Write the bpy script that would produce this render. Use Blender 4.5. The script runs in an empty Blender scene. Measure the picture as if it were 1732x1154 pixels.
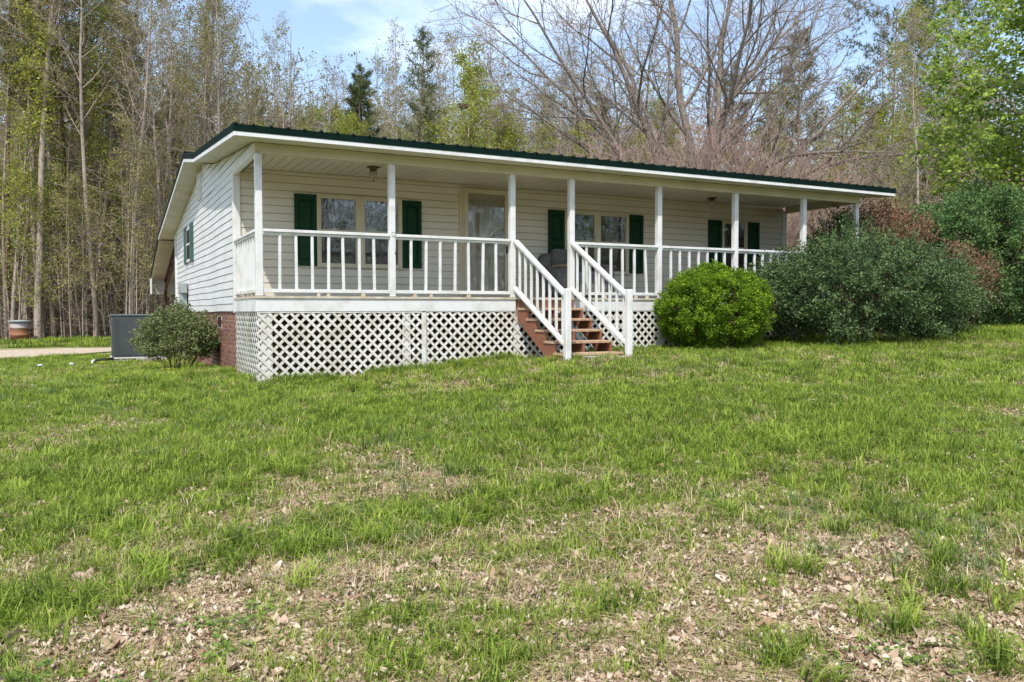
import bpy, bmesh, math, random
import numpy as np
from mathutils import Vector, Matrix

SC = bpy.context.scene
COL = SC.collection
R = math.radians

# ------------------------------------------------------------------ camera
F_PX = 1386.0
PITCH, ROLL, AZ = R(2.07), R(0.13), math.atan(716 / 1386.0)
v0 = np.array([math.sin(AZ), math.cos(AZ), 0.0]); r0 = np.array([math.cos(AZ), -math.sin(AZ), 0.0]); u0 = np.array([0, 0, 1.0])
VIEW = v0 * math.cos(PITCH) - u0 * math.sin(PITCH)
UPV = u0 * math.cos(PITCH) + v0 * math.sin(PITCH)
RGT = r0 * math.cos(ROLL) - UPV * math.sin(ROLL)
UPV = UPV * math.cos(ROLL) + r0 * math.sin(ROLL)
CAM = np.array([-2.093, -11.824, -0.228])
cd = bpy.data.cameras.new("camera"); cam = bpy.data.objects.new("camera", cd); COL.objects.link(cam)
cd.sensor_width = 36.0; cd.lens = 36.0 * F_PX / 1732.0; cd.clip_start = 0.05; cd.clip_end = 3000
cam.matrix_world = Matrix(((RGT[0], UPV[0], -VIEW[0], CAM[0]), (RGT[1], UPV[1], -VIEW[1], CAM[1]), (RGT[2], UPV[2], -VIEW[2], CAM[2]), (0, 0, 0, 1)))
SC.camera = cam

def at(px, depth):
    """ground-plan position seen under column px of the photograph at a given distance (used once, to find where things stand)"""
    p = CAM + (v0 + r0 * ((px - 866) / F_PX)) * depth
    return float(p[0]), float(p[1])

# ------------------------------------------------------------------ light
SUN_EL, SUN_DIR = R(54), np.array([-0.62, -0.785])          # horizontal direction towards the sun
w = bpy.data.worlds.new("World"); SC.world = w; w.use_nodes = True
nt = w.node_tree; nt.nodes.clear()
out = nt.nodes.new("ShaderNodeOutputWorld"); bg = nt.nodes.new("ShaderNodeBackground")
sky = nt.nodes.new("ShaderNodeTexSky"); sky.sky_type = 'NISHITA'; sky.sun_disc = False
sky.sun_elevation = SUN_EL; sky.sun_rotation = math.atan2(SUN_DIR[0], SUN_DIR[1])
sky.air_density = 1.0; sky.dust_density = 1.2; sky.ozone_density = 1.5
tc = nt.nodes.new("ShaderNodeTexCoord"); mp = nt.nodes.new("ShaderNodeMapping"); mp.inputs['Scale'].default_value = (1.2, 1.2, 3.4)
nz = nt.nodes.new("ShaderNodeTexNoise"); nz.inputs['Scale'].default_value = 2.3; nz.inputs['Detail'].default_value = 9; nz.inputs['Roughness'].default_value = .58
rp = nt.nodes.new("ShaderNodeValToRGB"); rp.color_ramp.elements[0].position = .48; rp.color_ramp.elements[1].position = .80
rp.color_ramp.elements[0].color = (0.06, 0.06, 0.06, 1); rp.color_ramp.elements[1].color = (.8, .8, .8, 1)
mx = nt.nodes.new("ShaderNodeMixRGB"); mx.inputs['Color2'].default_value = (7.0, 7.4, 8.0, 1)
L = nt.links.new
L(tc.outputs['Generated'], mp.inputs['Vector']); L(mp.outputs['Vector'], nz.inputs['Vector']); L(nz.outputs['Fac'], rp.inputs['Fac'])
L(rp.outputs['Color'], mx.inputs['Fac']); L(sky.outputs['Color'], mx.inputs['Color1']); L(mx.outputs['Color'], bg.inputs['Color'])
bg.inputs['Strength'].default_value = 0.128
L(bg.outputs['Background'], out.inputs['Surface'])
sd = bpy.data.lights.new("sun", 'SUN'); so = bpy.data.objects.new("sun", sd); COL.objects.link(so)
sd.energy = 2.35; sd.angle = R(0.8); sd.color = (1.0, .955, .88)
sv = Vector((SUN_DIR[0] * math.cos(SUN_EL), SUN_DIR[1] * math.cos(SUN_EL), math.sin(SUN_EL)))
so.rotation_euler = sv.to_track_quat('Z', 'Y').to_euler(); so.location = (-20, -20, 30)
SC.view_settings.view_transform = 'Standard'; SC.view_settings.look = 'None'
SC.view_settings.exposure = 1.06; SC.view_settings.gamma = 1.0; SC.view_settings.use_curve_mapping = False

# ------------------------------------------------------------------ helpers
def tag(o, label=None, cat=None, group=None, kind=None):
    if label: o['label'] = label
    if cat: o['category'] = cat
    if group: o['group'] = group
    if kind: o['kind'] = kind
    return o

def empty(name, loc, label=None, cat=None, group=None):
    o = bpy.data.objects.new(name, None); COL.objects.link(o); o.location = loc; o.empty_display_size = .2
    return tag(o, label, cat, group)

def origin(o):
    p = np.zeros(3)
    while o is not None:
        p += np.array(o.location); o = o.parent
    return p

def link(name, me, parent=None, loc=None):
    o = bpy.data.objects.new(name, me); COL.objects.link(o)
    if parent is not None: o.parent = parent
    if loc is not None: o.location = loc
    return o

class MB:
    """collects simple solids, then links them as one mesh object"""
    def __init__(s): s.v = []; s.f = []; s.sm = []
    def add(s, vs, fs, smooth=False):
        n = len(s.v); s.v += [tuple(map(float, q)) for q in vs]; s.f += [tuple(i + n for i in f) for f in fs]; s.sm += [smooth] * len(fs); return s
    def box(s, x0, x1, y0, y1, z0, z1):
        return s.add([(x0,y0,z0),(x1,y0,z0),(x1,y1,z0),(x0,y1,z0),(x0,y0,z1),(x1,y0,z1),(x1,y1,z1),(x0,y1,z1)],
                     [(0,3,2,1),(4,5,6,7),(0,1,5,4),(1,2,6,5),(2,3,7,6),(3,0,4,7)])
    def hexa(s, vs):
        return s.add(vs, [(0,3,2,1),(4,5,6,7),(0,1,5,4),(1,2,6,5),(2,3,7,6),(3,0,4,7)])
    def beam(s, a, b, wx, wy, up=(0,0,1)):
        a = Vector(a); b = Vector(b); d = (b - a).normalized(); x = d.cross(Vector(up))
        if x.length < 1e-4: x = Vector((1,0,0))
        x.normalize(); y = x.cross(d).normalized(); q = []
        for p in (a, b):
            for sx, sy in ((-1,-1),(1,-1),(1,1),(-1,1)): q.append(p + x * (sx * wx / 2) + y * (sy * wy / 2))
        return s.add(q, [(0,3,2,1),(4,5,6,7),(0,1,5,4),(1,2,6,5),(2,3,7,6),(3,0,4,7)])
    def lathe(s, cx, cy, prof, n=20, cap=True):
        vs = []; fs = []
        for (r_, z) in prof:
            for k in range(n):
                a = 2 * math.pi * k / n; vs.append((cx + r_ * math.cos(a), cy + r_ * math.sin(a), z))
        m = len(prof)
        for i in range(m - 1):
            for k in range(n):
                k2 = (k + 1) % n; fs.append((i*n+k, i*n+k2, (i+1)*n+k2, (i+1)*n+k))
        if cap: fs.append(tuple(range(n - 1, -1, -1))); fs.append(tuple((m-1)*n + k for k in range(n)))
        return s.add(vs, fs, True)
    def tube(s, pts, rad, n=6):
        vs = []; fs = []; P = [Vector(p) for p in pts]
        for i, p in enumerate(P):
            d = (P[min(i+1, len(P)-1)] - P[max(i-1, 0)]).normalized(); x = d.orthogonal().normalized(); y = d.cross(x)
            if i and (x.dot(px) < 0.5):
                x = (px - d * px.dot(d)).normalized(); y = d.cross(x)
            px = x; rr = rad[i] if hasattr(rad, '__len__') else rad
            for k in range(n):
                a = 2 * math.pi * k / n; vs.append(p + x * (rr * math.cos(a)) + y * (rr * math.sin(a)))
        for i in range(len(P) - 1):
            for k in range(n):
                k2 = (k + 1) % n; fs.append((i*n+k, i*n+k2, (i+1)*n+k2, (i+1)*n+k))
        fs.append(tuple(range(n - 1, -1, -1))); fs.append(tuple((len(P)-1)*n + k for k in range(n)))
        return s.add(vs, fs, True)
    def mesh(s, name, mat, off=(0,0,0), bevel=0, seg=1):
        me = bpy.data.meshes.new(name); o = np.array(off)
        me.from_pydata([tuple(np.array(q) - o) for q in s.v], [], s.f)
        me.polygons.foreach_set('use_smooth', s.sm)
        if bevel:
            bm = bmesh.new(); bm.from_mesh(me)
            bmesh.ops.bevel(bm, geom=bm.edges[:], offset=bevel, segments=seg, affect='EDGES', profile=.5)
            bm.to_mesh(me); bm.free()
            if seg > 1: me.polygons.foreach_set('use_smooth', [True] * len(me.polygons))
        me.materials.append(mat); me.update(); return me
    def build(s, name, mat, parent=None, bevel=0, seg=1, base=None):
        off = origin(parent) if parent is not None else np.zeros(3)
        if base is not None: off = off + (np.array(base) - off)
        me = s.mesh(name, mat, off, bevel, seg)
        o = link(name, me, parent)
        if base is not None: o.location = np.array(base) - (origin(parent) if parent is not None else 0)
        return o

def npmesh(name, V, Fc, mat, tint=None, smooth=False):
    """mesh from arrays; every face has the same number of corners"""
    me = bpy.data.meshes.new(name); V = np.asarray(V, np.float32); Fc = np.asarray(Fc, np.int32); k = Fc.shape[1]
    me.vertices.add(len(V)); me.vertices.foreach_set('co', V.ravel())
    me.loops.add(Fc.size); me.loops.foreach_set('vertex_index', Fc.ravel())
    me.polygons.add(len(Fc)); me.polygons.foreach_set('loop_start', np.arange(0, Fc.size, k, dtype=np.int32))
    if smooth: me.polygons.foreach_set('use_smooth', np.ones(len(Fc), bool))
    if tint is not None:
        a = me.attributes.new('tint', 'FLOAT', 'POINT'); a.data.foreach_set('value', np.asarray(tint, np.float32))
    me.materials.append(mat); me.update(); me.validate(); return me

# ------------------------------------------------------------------ materials
def mat(name):
    m = bpy.data.materials.new(name); m.use_nodes = True; n = m.node_tree; b = n.nodes['Principled BSDF']; return m, n, b

def ramp(n, stops):
    r_ = n.nodes.new("ShaderNodeValToRGB"); e = r_.color_ramp.elements
    while len(e) < len(stops): e.new(.5)
    for i, (p, c) in enumerate(stops): e[i].position = p; e[i].color = (*c, 1)
    return r_

def noise(n, scale, detail=4, rough=.55, vec=None, stretch=None):
    z = n.nodes.new("ShaderNodeTexNoise"); z.inputs['Scale'].default_value = scale; z.inputs['Detail'].default_value = detail; z.inputs['Roughness'].default_value = rough
    if vec is None:
        t = n.nodes.new("ShaderNodeTexCoord"); vec = t.outputs['Object']
    if stretch:
        m = n.nodes.new("ShaderNodeMapping"); m.inputs['Scale'].default_value = stretch; n.links.new(vec, m.inputs['Vector']); vec = m.outputs['Vector']
    n.links.new(vec, z.inputs['Vector']); return z

def worn(name, c1, c2, scale=6, rough=.55, stretch=None, bump=.15, spec=.3, world=True, lo=.35, hi=.7, metal=0):
    """paint / vinyl / wood with soft stains and fine relief"""
    m, n, b = mat(name)
    vec = n.nodes.new("ShaderNodeNewGeometry").outputs['Position'] if world else None
    z = noise(n, scale, 6, .6, vec, stretch); r_ = ramp(n, [(lo, c2), (hi, c1)])
    n.links.new(z.outputs['Fac'], r_.inputs['Fac']); n.links.new(r_.outputs['Color'], b.inputs['Base Color'])
    b.inputs['Roughness'].default_value = rough; b.inputs['Specular IOR Level'].default_value = spec; b.inputs['Metallic'].default_value = metal
    if bump:
        z2 = noise(n, scale * 9, 4, .6, vec, stretch); bp = n.nodes.new("ShaderNodeBump"); bp.inputs['Strength'].default_value = bump; bp.inputs['Distance'].default_value = .01
        n.links.new(z2.outputs['Fac'], bp.inputs['Height']); n.links.new(bp.outputs['Normal'], b.inputs['Normal'])
    return m

def leafmat(name, dark, light, trans=.3, rough=.5, rnd=0.0, spec=.25):
    """foliage: colour runs from dark to light with each leaf's own tint"""
    m, n, b = mat(name)
    a = n.nodes.new("ShaderNodeAttribute"); a.attribute_name = 'tint'
    fac = a.outputs['Fac']
    if rnd:
        oi = n.nodes.new("ShaderNodeObjectInfo"); ma = n.nodes.new("ShaderNodeMath"); ma.operation = 'MULTIPLY_ADD'; ma.inputs[1].default_value = rnd; ma.inputs[2].default_value = -rnd / 2
        n.links.new(oi.outputs['Random'], ma.inputs[0]); ad = n.nodes.new("ShaderNodeMath"); ad.operation = 'ADD'; ad.use_clamp = True
        n.links.new(ma.outputs[0], ad.inputs[0]); n.links.new(fac, ad.inputs[1]); fac = ad.outputs[0]
    r_ = ramp(n, [(0, dark), (1, light)] if not isinstance(light, list) else light)
    n.links.new(fac, r_.inputs['Fac']); n.links.new(r_.outputs['Color'], b.inputs['Base Color'])
    b.inputs['Roughness'].default_value = rough; b.inputs['Specular IOR Level'].default_value = spec
    if trans:
        t = n.nodes.new("ShaderNodeBsdfTranslucent"); n.links.new(r_.outputs['Color'], t.inputs['Color'])
        mxs = n.nodes.new("ShaderNodeMixShader"); mxs.inputs[0].default_value = trans
        o = n.nodes['Material Output']; n.links.new(b.outputs[0], mxs.inputs[1]); n.links.new(t.outputs[0], mxs.inputs[2]); n.links.new(mxs.outputs[0], o.inputs['Surface'])
    return m

M = {}
M['white'] = worn('white_paint', (.66, .66, .645), (.50, .485, .44), 3.5, .5, bump=.12, lo=.28, hi=.52)
M['white_grimy'] = worn('grimy_white_paint', (.64, .63, .59), (.40, .36, .29), 5, .6, bump=.2, lo=.25, hi=.55)
M['vinyl'] = worn('white_vinyl', (.63, .63, .615), (.54, .535, .50), 1.2, .45, (1, 1, 4), bump=.03, lo=.3, hi=.6)
M['lap_shade'] = worn('siding_lap_shade', (.20, .17, .13), (.14, .12, .09), 3, .9, bump=0)  # dark wall sheet behind the board gaps; its colour paints the lap shadow lines
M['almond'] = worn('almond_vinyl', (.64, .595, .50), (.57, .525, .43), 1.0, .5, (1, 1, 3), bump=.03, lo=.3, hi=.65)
M['cream'] = worn('cream_trim', (.56, .51, .375), (.47, .42, .30), 2, .5, bump=.08, lo=.3, hi=.6)
M['ceiling'] = worn('ceiling_vinyl', (.60, .56, .47), (.53, .49, .40), 1.5, .5, bump=.03, lo=.3, hi=.65)
M['soffit'] = worn('soffit_vinyl', (.60, .58, .50), (.50, .45, .35), 2.5, .5, bump=.03, lo=.3, hi=.55)
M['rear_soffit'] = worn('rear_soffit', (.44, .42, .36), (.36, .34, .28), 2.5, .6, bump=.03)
M['door'] = worn('beige_door', (.50, .46, .35), (.46, .42, .32), 2, .45, bump=.03)
M['green_metal'] = worn('green_metal', (.004, .016, .012), (.003, .011, .009), 4, .7, bump=.04, spec=.05)
M['roof_metal'] = worn('roof_metal', (.010, .016, .012), (.022, .015, .009), 6, .8, bump=.1, lo=.3, hi=.6)
M['shutter'] = worn('shutter_green', (.010, .050, .021), (.008, .038, .017), 3, .55, bump=.05, spec=.12)
M['side_shutter'] = worn('faded_shutter', (.045, .115, .095), (.035, .085, .07), 3, .5, bump=.05)
M['brick'] = worn('brick', (.27, .125, .082), (.16, .075, .05), 9, .85, bump=.4, lo=.3, hi=.65)
M['brick_b'] = worn('brown_brick', (.19, .088, .06), (.12, .056, .04), 9, .85, bump=.4, lo=.3, hi=.65)
M['mortar'] = worn('mortar', (.62, .54, .45), (.46, .39, .32), 14, .9, bump=.3)
M['redwood'] = worn('red_brown_stain', (.27, .112, .066), (.19, .08, .048), 5, .75, (1, 1, 6), bump=.3)
M['wood'] = worn('weathered_wood', (.52, .37, .25), (.32, .20, .125), 5, .8, (6, 1, 1), bump=.35)
M['deck'] = worn('deck_paint', (.60, .56, .47), (.40, .32, .22), 6, .7, (1, 6, 1), bump=.25)
M['raw_wood'] = worn('tan_timber', (.42, .30, .18), (.30, .20, .11), 6, .8, (6, 6, 1), bump=.3)
M['rust_beam'] = worn('rusty_steel', (.10, .042, .026), (.05, .022, .016), 9, .75, bump=.3)
M['dark'] = worn('dark_interior', (.035, .032, .028), (.02, .02, .018), 3, .9, bump=0)
M['brass'] = worn('aged_brass', (.14, .10, .05), (.07, .05, .03), 20, .4, bump=.1, metal=.8)
M['black_metal'] = worn('black_metal', (.03, .03, .03), (.02, .02, .02), 20, .5, bump=.1)
M['charcoal'] = worn('charcoal_steel', (.062, .070, .074), (.048, .056, .060), 2.5, .5, bump=.06, lo=.3, hi=.7)
M['charcoal_top'] = worn('charcoal_steel_lid', (.11, .14, .14), (.08, .10, .11), 4, .5, bump=.06)
M['label'] = worn('pale_label', (.55, .55, .53), (.42, .43, .42), 14, .5, bump=0)
M['concrete'] = worn('concrete', (.42, .40, .36), (.28, .26, .23), 9, .9, bump=.5)
M['pvc'] = worn('white_pvc', (.6, .6, .59), (.5, .5, .48), 6, .4, bump=.02)
M['grey_box'] = worn('grey_enamel', (.33, .36, .36), (.26, .28, .28), 5, .5, bump=.05)
M['fabric'] = worn('grey_microfibre', (.17, .16, .145), (.10, .095, .088), 7, .95, bump=.5, spec=.1)
M['fabric_b'] = worn('blue_grey_microfibre', (.19, .195, .20), (.12, .125, .13), 7, .95, bump=.5, spec=.1)
M['throw'] = worn('tan_throw', (.33, .28, .20), (.20, .17, .12), 16, .95, bump=.5, spec=.1)
M['bark'] = worn('grey_bark', (.46, .39, .32), (.24, .195, .155), 5, .9, (6, 6, 1.4), bump=.8, spec=.1)
M['bark_big'] = worn('brown_grey_bark', (.29, .25, .21), (.14, .118, .098), 4, .9, (4, 4, 1.4), bump=.8, spec=.1)
M['bark_pine'] = worn('pine_bark', (.33, .24, .175), (.15, .10, .075), 5, .9, (5, 5, 1.4), bump=.8, spec=.1)
M['twig'] = worn('twig_bark', (.42, .35, .28), (.25, .205, .165), 2, .9, bump=0, spec=.1)
M['pale_twig'] = worn('pale_twig_bark', (.44, .38, .32), (.27, .21, .175), 2, .9, bump=0, spec=.1)
M['brush_twig'] = worn('brush_twig_bark', (.46, .335, .275), (.26, .175, .14), 2.2, .9, bump=0, spec=.1)
M['stem'] = worn('stem_bark', (.20, .14, .10), (.09, .062, .045), 8, .9, bump=.3, spec=.1)

M['needle'] = leafmat('pine_needles', (.040, .062, .026), (.19, .225, .09), .3, .5, .3)
M['needle_young'] = leafmat('young_pine_needles', (.025, .060, .014), (.095, .170, .045), .25, .5)
M['bud'] = leafmat('spring_buds', (.19, .15, .065), (.40, .39, .135), .5, .6, .5)
M['ygreen'] = leafmat('yellow_green_leaves', (.19, .22, .035), (.48, .51, .10), .5, .5, .2)
M['lgreen'] = leafmat('bright_green_leaves', (.075, .155, .016), (.46, .58, .10), .5, .5)
M['boxwood'] = leafmat('boxwood_leaves', (.016, .070, .005), (.30, .46, .024), .35, .5)
M['holly'] = leafmat('dark_shrub_leaves', (.014, .038, .013), (.165, .24, .09), .22, .5, spec=.2)
M['holly_b'] = leafmat('blue_green_shrub_leaves', (.020, .065, .020), (.20, .31, .10), .3, .5, spec=.2)
M['azalea'] = leafmat('azalea_leaves', (.045, .075, .025), (.28, .32, .13), .25, .5, spec=.25)
M['deadleaf'] = leafmat('dead_shrub_leaves', (.13, .070, .040), (.31, .18, .11), .3, .7)
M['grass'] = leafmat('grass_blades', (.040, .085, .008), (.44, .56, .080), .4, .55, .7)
M['grass_blue'] = leafmat('cool_grass_blades', (.045, .105, .030), (.25, .38, .13), .35, .55, .3)
M['straw'] = leafmat('dry_straw', (.30, .20, .11), (.72, .58, .38), .25, .7, .2)
M['clover'] = leafmat('clover_leaves', (.065, .13, .018), (.27, .40, .075), .35, .5, .3)
M['litter'] = leafmat('fallen_leaves', None, [(0, (.12, .066, .042)), (.25, (.32, .205, .125)), (.55, (.50, .385, .275)), (.85, (.60, .49, .37)), (1, (.68, .60, .50))], .12, .7, .25)
M['petal'] = worn('dandelion_yellow', (.80, .62, .04), (.7, .5, .03), 50, .6, bump=0)

def glassy(name, base, refl, bump_s, bump_d, stretch, scale, rough=.03, clear=0.0):
    """pane: dark room or clear door behind a reflecting, rippled sheet"""
    m, n, b = mat(name); n.nodes.remove(b); o = n.nodes['Material Output']
    pos = n.nodes.new("ShaderNodeNewGeometry").outputs['Position']
    mpn = n.nodes.new("ShaderNodeMapping"); mpn.inputs['Scale'].default_value = stretch; mpn.inputs['Rotation'].default_value = (0, R(32), 0); n.links.new(pos, mpn.inputs['Vector'])
    z = n.nodes.new("ShaderNodeTexNoise"); z.inputs['Scale'].default_value = scale; z.inputs['Detail'].default_value = 3.5; z.inputs['Distortion'].default_value = 1.6
    n.links.new(mpn.outputs['Vector'], z.inputs['Vector'])
    bp = n.nodes.new("ShaderNodeBump"); bp.inputs['Strength'].default_value = bump_s; bp.inputs['Distance'].default_value = bump_d; cr = ramp(n, [(.30, (0, 0, 0)), (.50, (.12, .12, .12)), (.60, (.9, .9, .9)), (.8, (1, 1, 1))]); n.links.new(z.outputs['Fac'], cr.inputs['Fac']); n.links.new(cr.outputs['Color'], bp.inputs['Height'])
    g = n.nodes.new("ShaderNodeBsdfGlossy"); g.inputs['Roughness'].default_value = rough; g.inputs['Color'].default_value = (.95, .97, 1, 1); n.links.new(bp.outputs['Normal'], g.inputs['Normal'])
    if clear:
        d = n.nodes.new("ShaderNodeBsdfTransparent"); d.inputs['Color'].default_value = (clear, clear, clear, 1)
    else:
        d = n.nodes.new("ShaderNodeBsdfDiffuse"); d.inputs['Color'].default_value = (*base, 1)
    ms = n.nodes.new("ShaderNodeMixShader"); ms.inputs[0].default_value = refl
    n.links.new(d.outputs[0], ms.inputs[1]); n.links.new(g.outputs[0], ms.inputs[2]); n.links.new(ms.outputs[0], o.inputs['Surface']); return m
M['film'] = glassy('window_with_plastic_film', (.040, .037, .028), .16, 1.0, .0016, (1.0, 1, .42), 4.2)
M['pane_low'] = glassy('lower_window_glass', (.040, .036, .030), .09, .8, .0012, (1, 1, .6), 5)
M['storm'] = glassy('storm_door_glass', (0, 0, 0), .11, .9, .0015, (1, 1, .5), 5, clear=.86)
M['globe'] = worn('lamp_glass', (.36, .33, .26), (.26, .23, .18), 30, .2, bump=.2, spec=.6)

# ------------------------------------------------------------------ ground
CP = np.array([(-2.1,-11.8,-1.74),(-.5,-8.5,-1.66),(0,0,-1.27),(2.5,0,-1.15),(4,0,-1.03),(4.6,-1.7,-.94),(4.6,-1.75,-.94),(5.4,-1.6,-.93),(6.6,0,-.97),(7.45,0,-.94),(9.77,0,-.82),(13,-.7,-.63),(16,-1,-.57),(20,0,-.5),
    (0,2,-1.21),(0,6.3,-1.35),(-1.6,9,-1.38),(-3.5,5.3,-1.38),(-4,12,-1.42),(-4.8,20,-1.46),(-4.7,28,-1.5),(-1.4,20,-1.45),(-8,0,-1.5),(-8,-10,-1.9),(8,-8,-1.32),(14,-8,-1.08),(20,-10,-.9),
    (-40,40,-1.8),(0,60,-1.0),(40,60,.2),(60,20,.5),(60,-40,-.8),(0,-60,-2.6),(-60,-40,-3),(-60,10,-2.2),(10,20,-1.0),(22,12,-.35),(-120,-120,-4),(120,-120,-1),(120,120,2),(-120,120,-1)], float)
def tps(d): return np.where(d > 1e-9, d * d * np.log(np.maximum(d, 1e-9)), 0)
_n = len(CP); _K = tps(np.hypot(CP[:,None,0]-CP[None,:,0], CP[:,None,1]-CP[None,:,1])) + np.eye(_n) * 2.0
_P = np.c_[np.ones(_n), CP[:,:2]]
_W = np.linalg.solve(np.block([[_K, _P], [_P.T, np.zeros((3,3))]]), np.r_[CP[:,2], 0, 0, 0])
_T = np.random.default_rng(5).random((256, 256))
def vnoise(x, y, s):
    x = np.asarray(x) / s; y = np.asarray(y) / s; i = np.floor(x).astype(int); j = np.floor(y).astype(int); fx = x - i; fy = y - j
    fx = fx*fx*(3-2*fx); fy = fy*fy*(3-2*fy); g = lambda a, b: _T[a & 255, b & 255]
    return (g(i,j)*(1-fx)+g(i+1,j)*fx)*(1-fy) + (g(i,j+1)*(1-fx)+g(i+1,j+1)*fx)*fy
def fbm(x, y, s): return .5*vnoise(x,y,s) + .3*vnoise(x+31.7,y+11.3,s/2.1) + .2*vnoise(x+5.1,y+77.7,s/4.3)
def H(x, y):
    x = np.clip(np.asarray(x, float), -140, 140); y = np.clip(np.asarray(y, float), -140, 140); sh = x.shape; x = x.ravel(); y = y.ravel(); z = np.zeros(len(x))
    for k in range(0, len(x), 20000):
        a = x[k:k+20000]; b = y[k:k+20000]
        z[k:k+20000] = tps(np.hypot(a[:,None]-CP[None,:,0], b[:,None]-CP[None,:,1])) @ _W[:_n] + _W[_n] + _W[_n+1]*a + _W[_n+2]*b
    z += (vnoise(x, y, .9) - .5) * .035 + (vnoise(x+9, y+4, 2.7) - .5) * .05
    return z.reshape(sh)
def h1(x, y): return float(H(np.array([x]), np.array([y]))[0])

LX = [-2.3, -1.85, -1.27, -.48, .27, .8]; LY = [-7.35, -7.25, -6.97, -6.95, -7.0, -6.9]
def lush(x, y):
    """long uncut strip of grass that runs across the front of the lawn"""
    px_ = np.interp(x, LX, LY); q = np.exp(-((y - px_) / .32) ** 2) * (x > LX[0] - .3) * (x < LX[-1] + .2)
    return q * (.55 + .9 * (fbm(x + 3, y + 9, .5) - .2))
def greenness(x, y):
    d = np.hypot(x - CAM[0], y - CAM[1])
    side = ((x - CAM[0]) * r0[0] + (y - CAM[1]) * r0[1]) / np.maximum(d, 1)
    g = .30 + .54 * np.clip((d - 4.4) / 3.2, 0, 1) - .20 * np.clip(side, -.2, 1) * np.clip((8.5 - d) / 4, 0, 1)
    return g + .9 * lush(x, y) + (fbm(x, y, 1.9) - .5) * 1.25 + (fbm(x + 50, y, .55) - .5) * .8

def woods(x, y):
    """1 under the trees, 0 on the lawn"""
    d = np.hypot(x - CAM[0], y - CAM[1]) + (fbm(x, y, 6) - .5) * 6
    left = (x + 6) / 10
    edge = 34 + np.clip(left, 0, 3) * 2
    return np.clip((d - edge) / 3, 0, 1)

gu = np.linspace(-1, 1, 300); gc = np.sinh(gu * 5.2) / np.sinh(5.2) * 700
GX, GY = np.meshgrid(gc - 1.0, gc - 5.0, indexing='ij'); GZ = H(GX, GY)
gn = len(gc); idx = np.arange(gn * gn).reshape(gn, gn)
gf = np.stack([idx[:-1,:-1], idx[1:,:-1], idx[1:,1:], idx[:-1,1:]], -1).reshape(-1, 4)
mg, n, b = mat('lawn_soil')
pos = n.nodes.new("ShaderNodeNewGeometry").outputs['Position']
za = noise(n, 1.1, 6, .6, pos); zb = noise(n, 22, 6, .65, pos); zc = noise(n, 95, 4, .6, pos)
ra = ramp(n, [(.3, (.25, .18, .11)), (.5, (.40, .30, .195)), (.7, (.54, .42, .28))]); n.links.new(zb.outputs['Fac'], ra.inputs['Fac'])
rg = ramp(n, [(.3, (.12, .15, .04)), (.7, (.24, .25, .085))]); n.links.new(zc.outputs['Fac'], rg.inputs['Fac'])
rf = ramp(n, [(.3, (.10, .062, .04)), (.7, (.24, .165, .105))]); n.links.new(zb.outputs['Fac'], rf.inputs['Fac'])
at1 = n.nodes.new("ShaderNodeAttribute"); at1.attribute_name = 'green'; at2 = n.nodes.new("ShaderNodeAttribute"); at2.attribute_name = 'wood'
m1 = n.nodes.new("ShaderNodeMixRGB"); n.links.new(at1.outputs['Fac'], m1.inputs[0]); n.links.new(ra.outputs[0], m1.inputs[1]); n.links.new(rg.outputs[0], m1.inputs[2])
m2 = n.nodes.new("ShaderNodeMixRGB"); n.links.new(at2.outputs['Fac'], m2.inputs[0]); n.links.new(m1.outputs[0], m2.inputs[1]); n.links.new(rf.outputs[0], m2.inputs[2])
n.links.new(m2.outputs[0], b.inputs['Base Color']); b.inputs['Roughness'].default_value = .95; b.inputs['Specular IOR Level'].default_value = .1
bp = n.nodes.new("ShaderNodeBump"); bp.inputs['Strength'].default_value = .8; bp.inputs['Distance'].default_value = .03; n.links.new(zb.outputs['Fac'], bp.inputs['Height']); n.links.new(bp.outputs[0], b.inputs['Normal'])
gm = npmesh('ground', np.stack([GX.ravel(), GY.ravel(), GZ.ravel()], 1), gf, mg, smooth=True)
a = gm.attributes.new('green', 'FLOAT', 'POINT'); a.data.foreach_set('value', np.clip(greenness(GX.ravel(), GY.ravel()), 0, 1).astype(np.float32))
a = gm.attributes.new('wood', 'FLOAT', 'POINT'); a.data.foreach_set('value', woods(GX.ravel(), GY.ravel()).astype(np.float32))
ground = tag(link('ground', gm), 'sloping front lawn of patchy spring grass and dead leaves', 'lawn', kind='structure')

# gravel drive that comes in from the left behind the house
def drive_band(t):
    x = -45 + t * 52
    yc = np.interp(x, [-45, -14, -8, -5, -3, -1.4, 1, 7], [14.4, 14.8, 14.9, 15.3, 16.0, 16.6, 17.2, 19]); hw = np.interp(x, [-45, -8, -4, -1.6, 1, 7], [4.3, 4.0, 3.7, 1.9, 1.5, 1.8])
    return x, yc, hw
tt = np.linspace(0, 1, 140); ss = np.linspace(-1, 1, 15)
dx, dyc, dhw = drive_band(tt); DX = np.repeat(dx[:,None], 15, 1); DY = dyc[:,None] + dhw[:,None] * ss[None,:] * (1 + .10 * (vnoise(DX, DX * 0 + ss[None,:] * 3, 1.3) - .5))
DZ = H(DX, DY) + .03
ii = np.arange(DX.size).reshape(DX.shape); df = np.stack([ii[:-1,:-1], ii[1:,:-1], ii[1:,1:], ii[:-1,1:]], -1).reshape(-1, 4)
M['gravel'] = worn('pale_gravel', (.52, .43, .32), (.31, .24, .17), 13, .95, bump=.8, lo=.3, hi=.6, spec=.1)
tag(link('driveway', npmesh('driveway', np.stack([DX.ravel(), DY.ravel(), DZ.ravel()], 1), df, M['gravel'], smooth=True)), 'pale gravel driveway crossing behind the house on the left', 'driveway', kind='structure')

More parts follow.
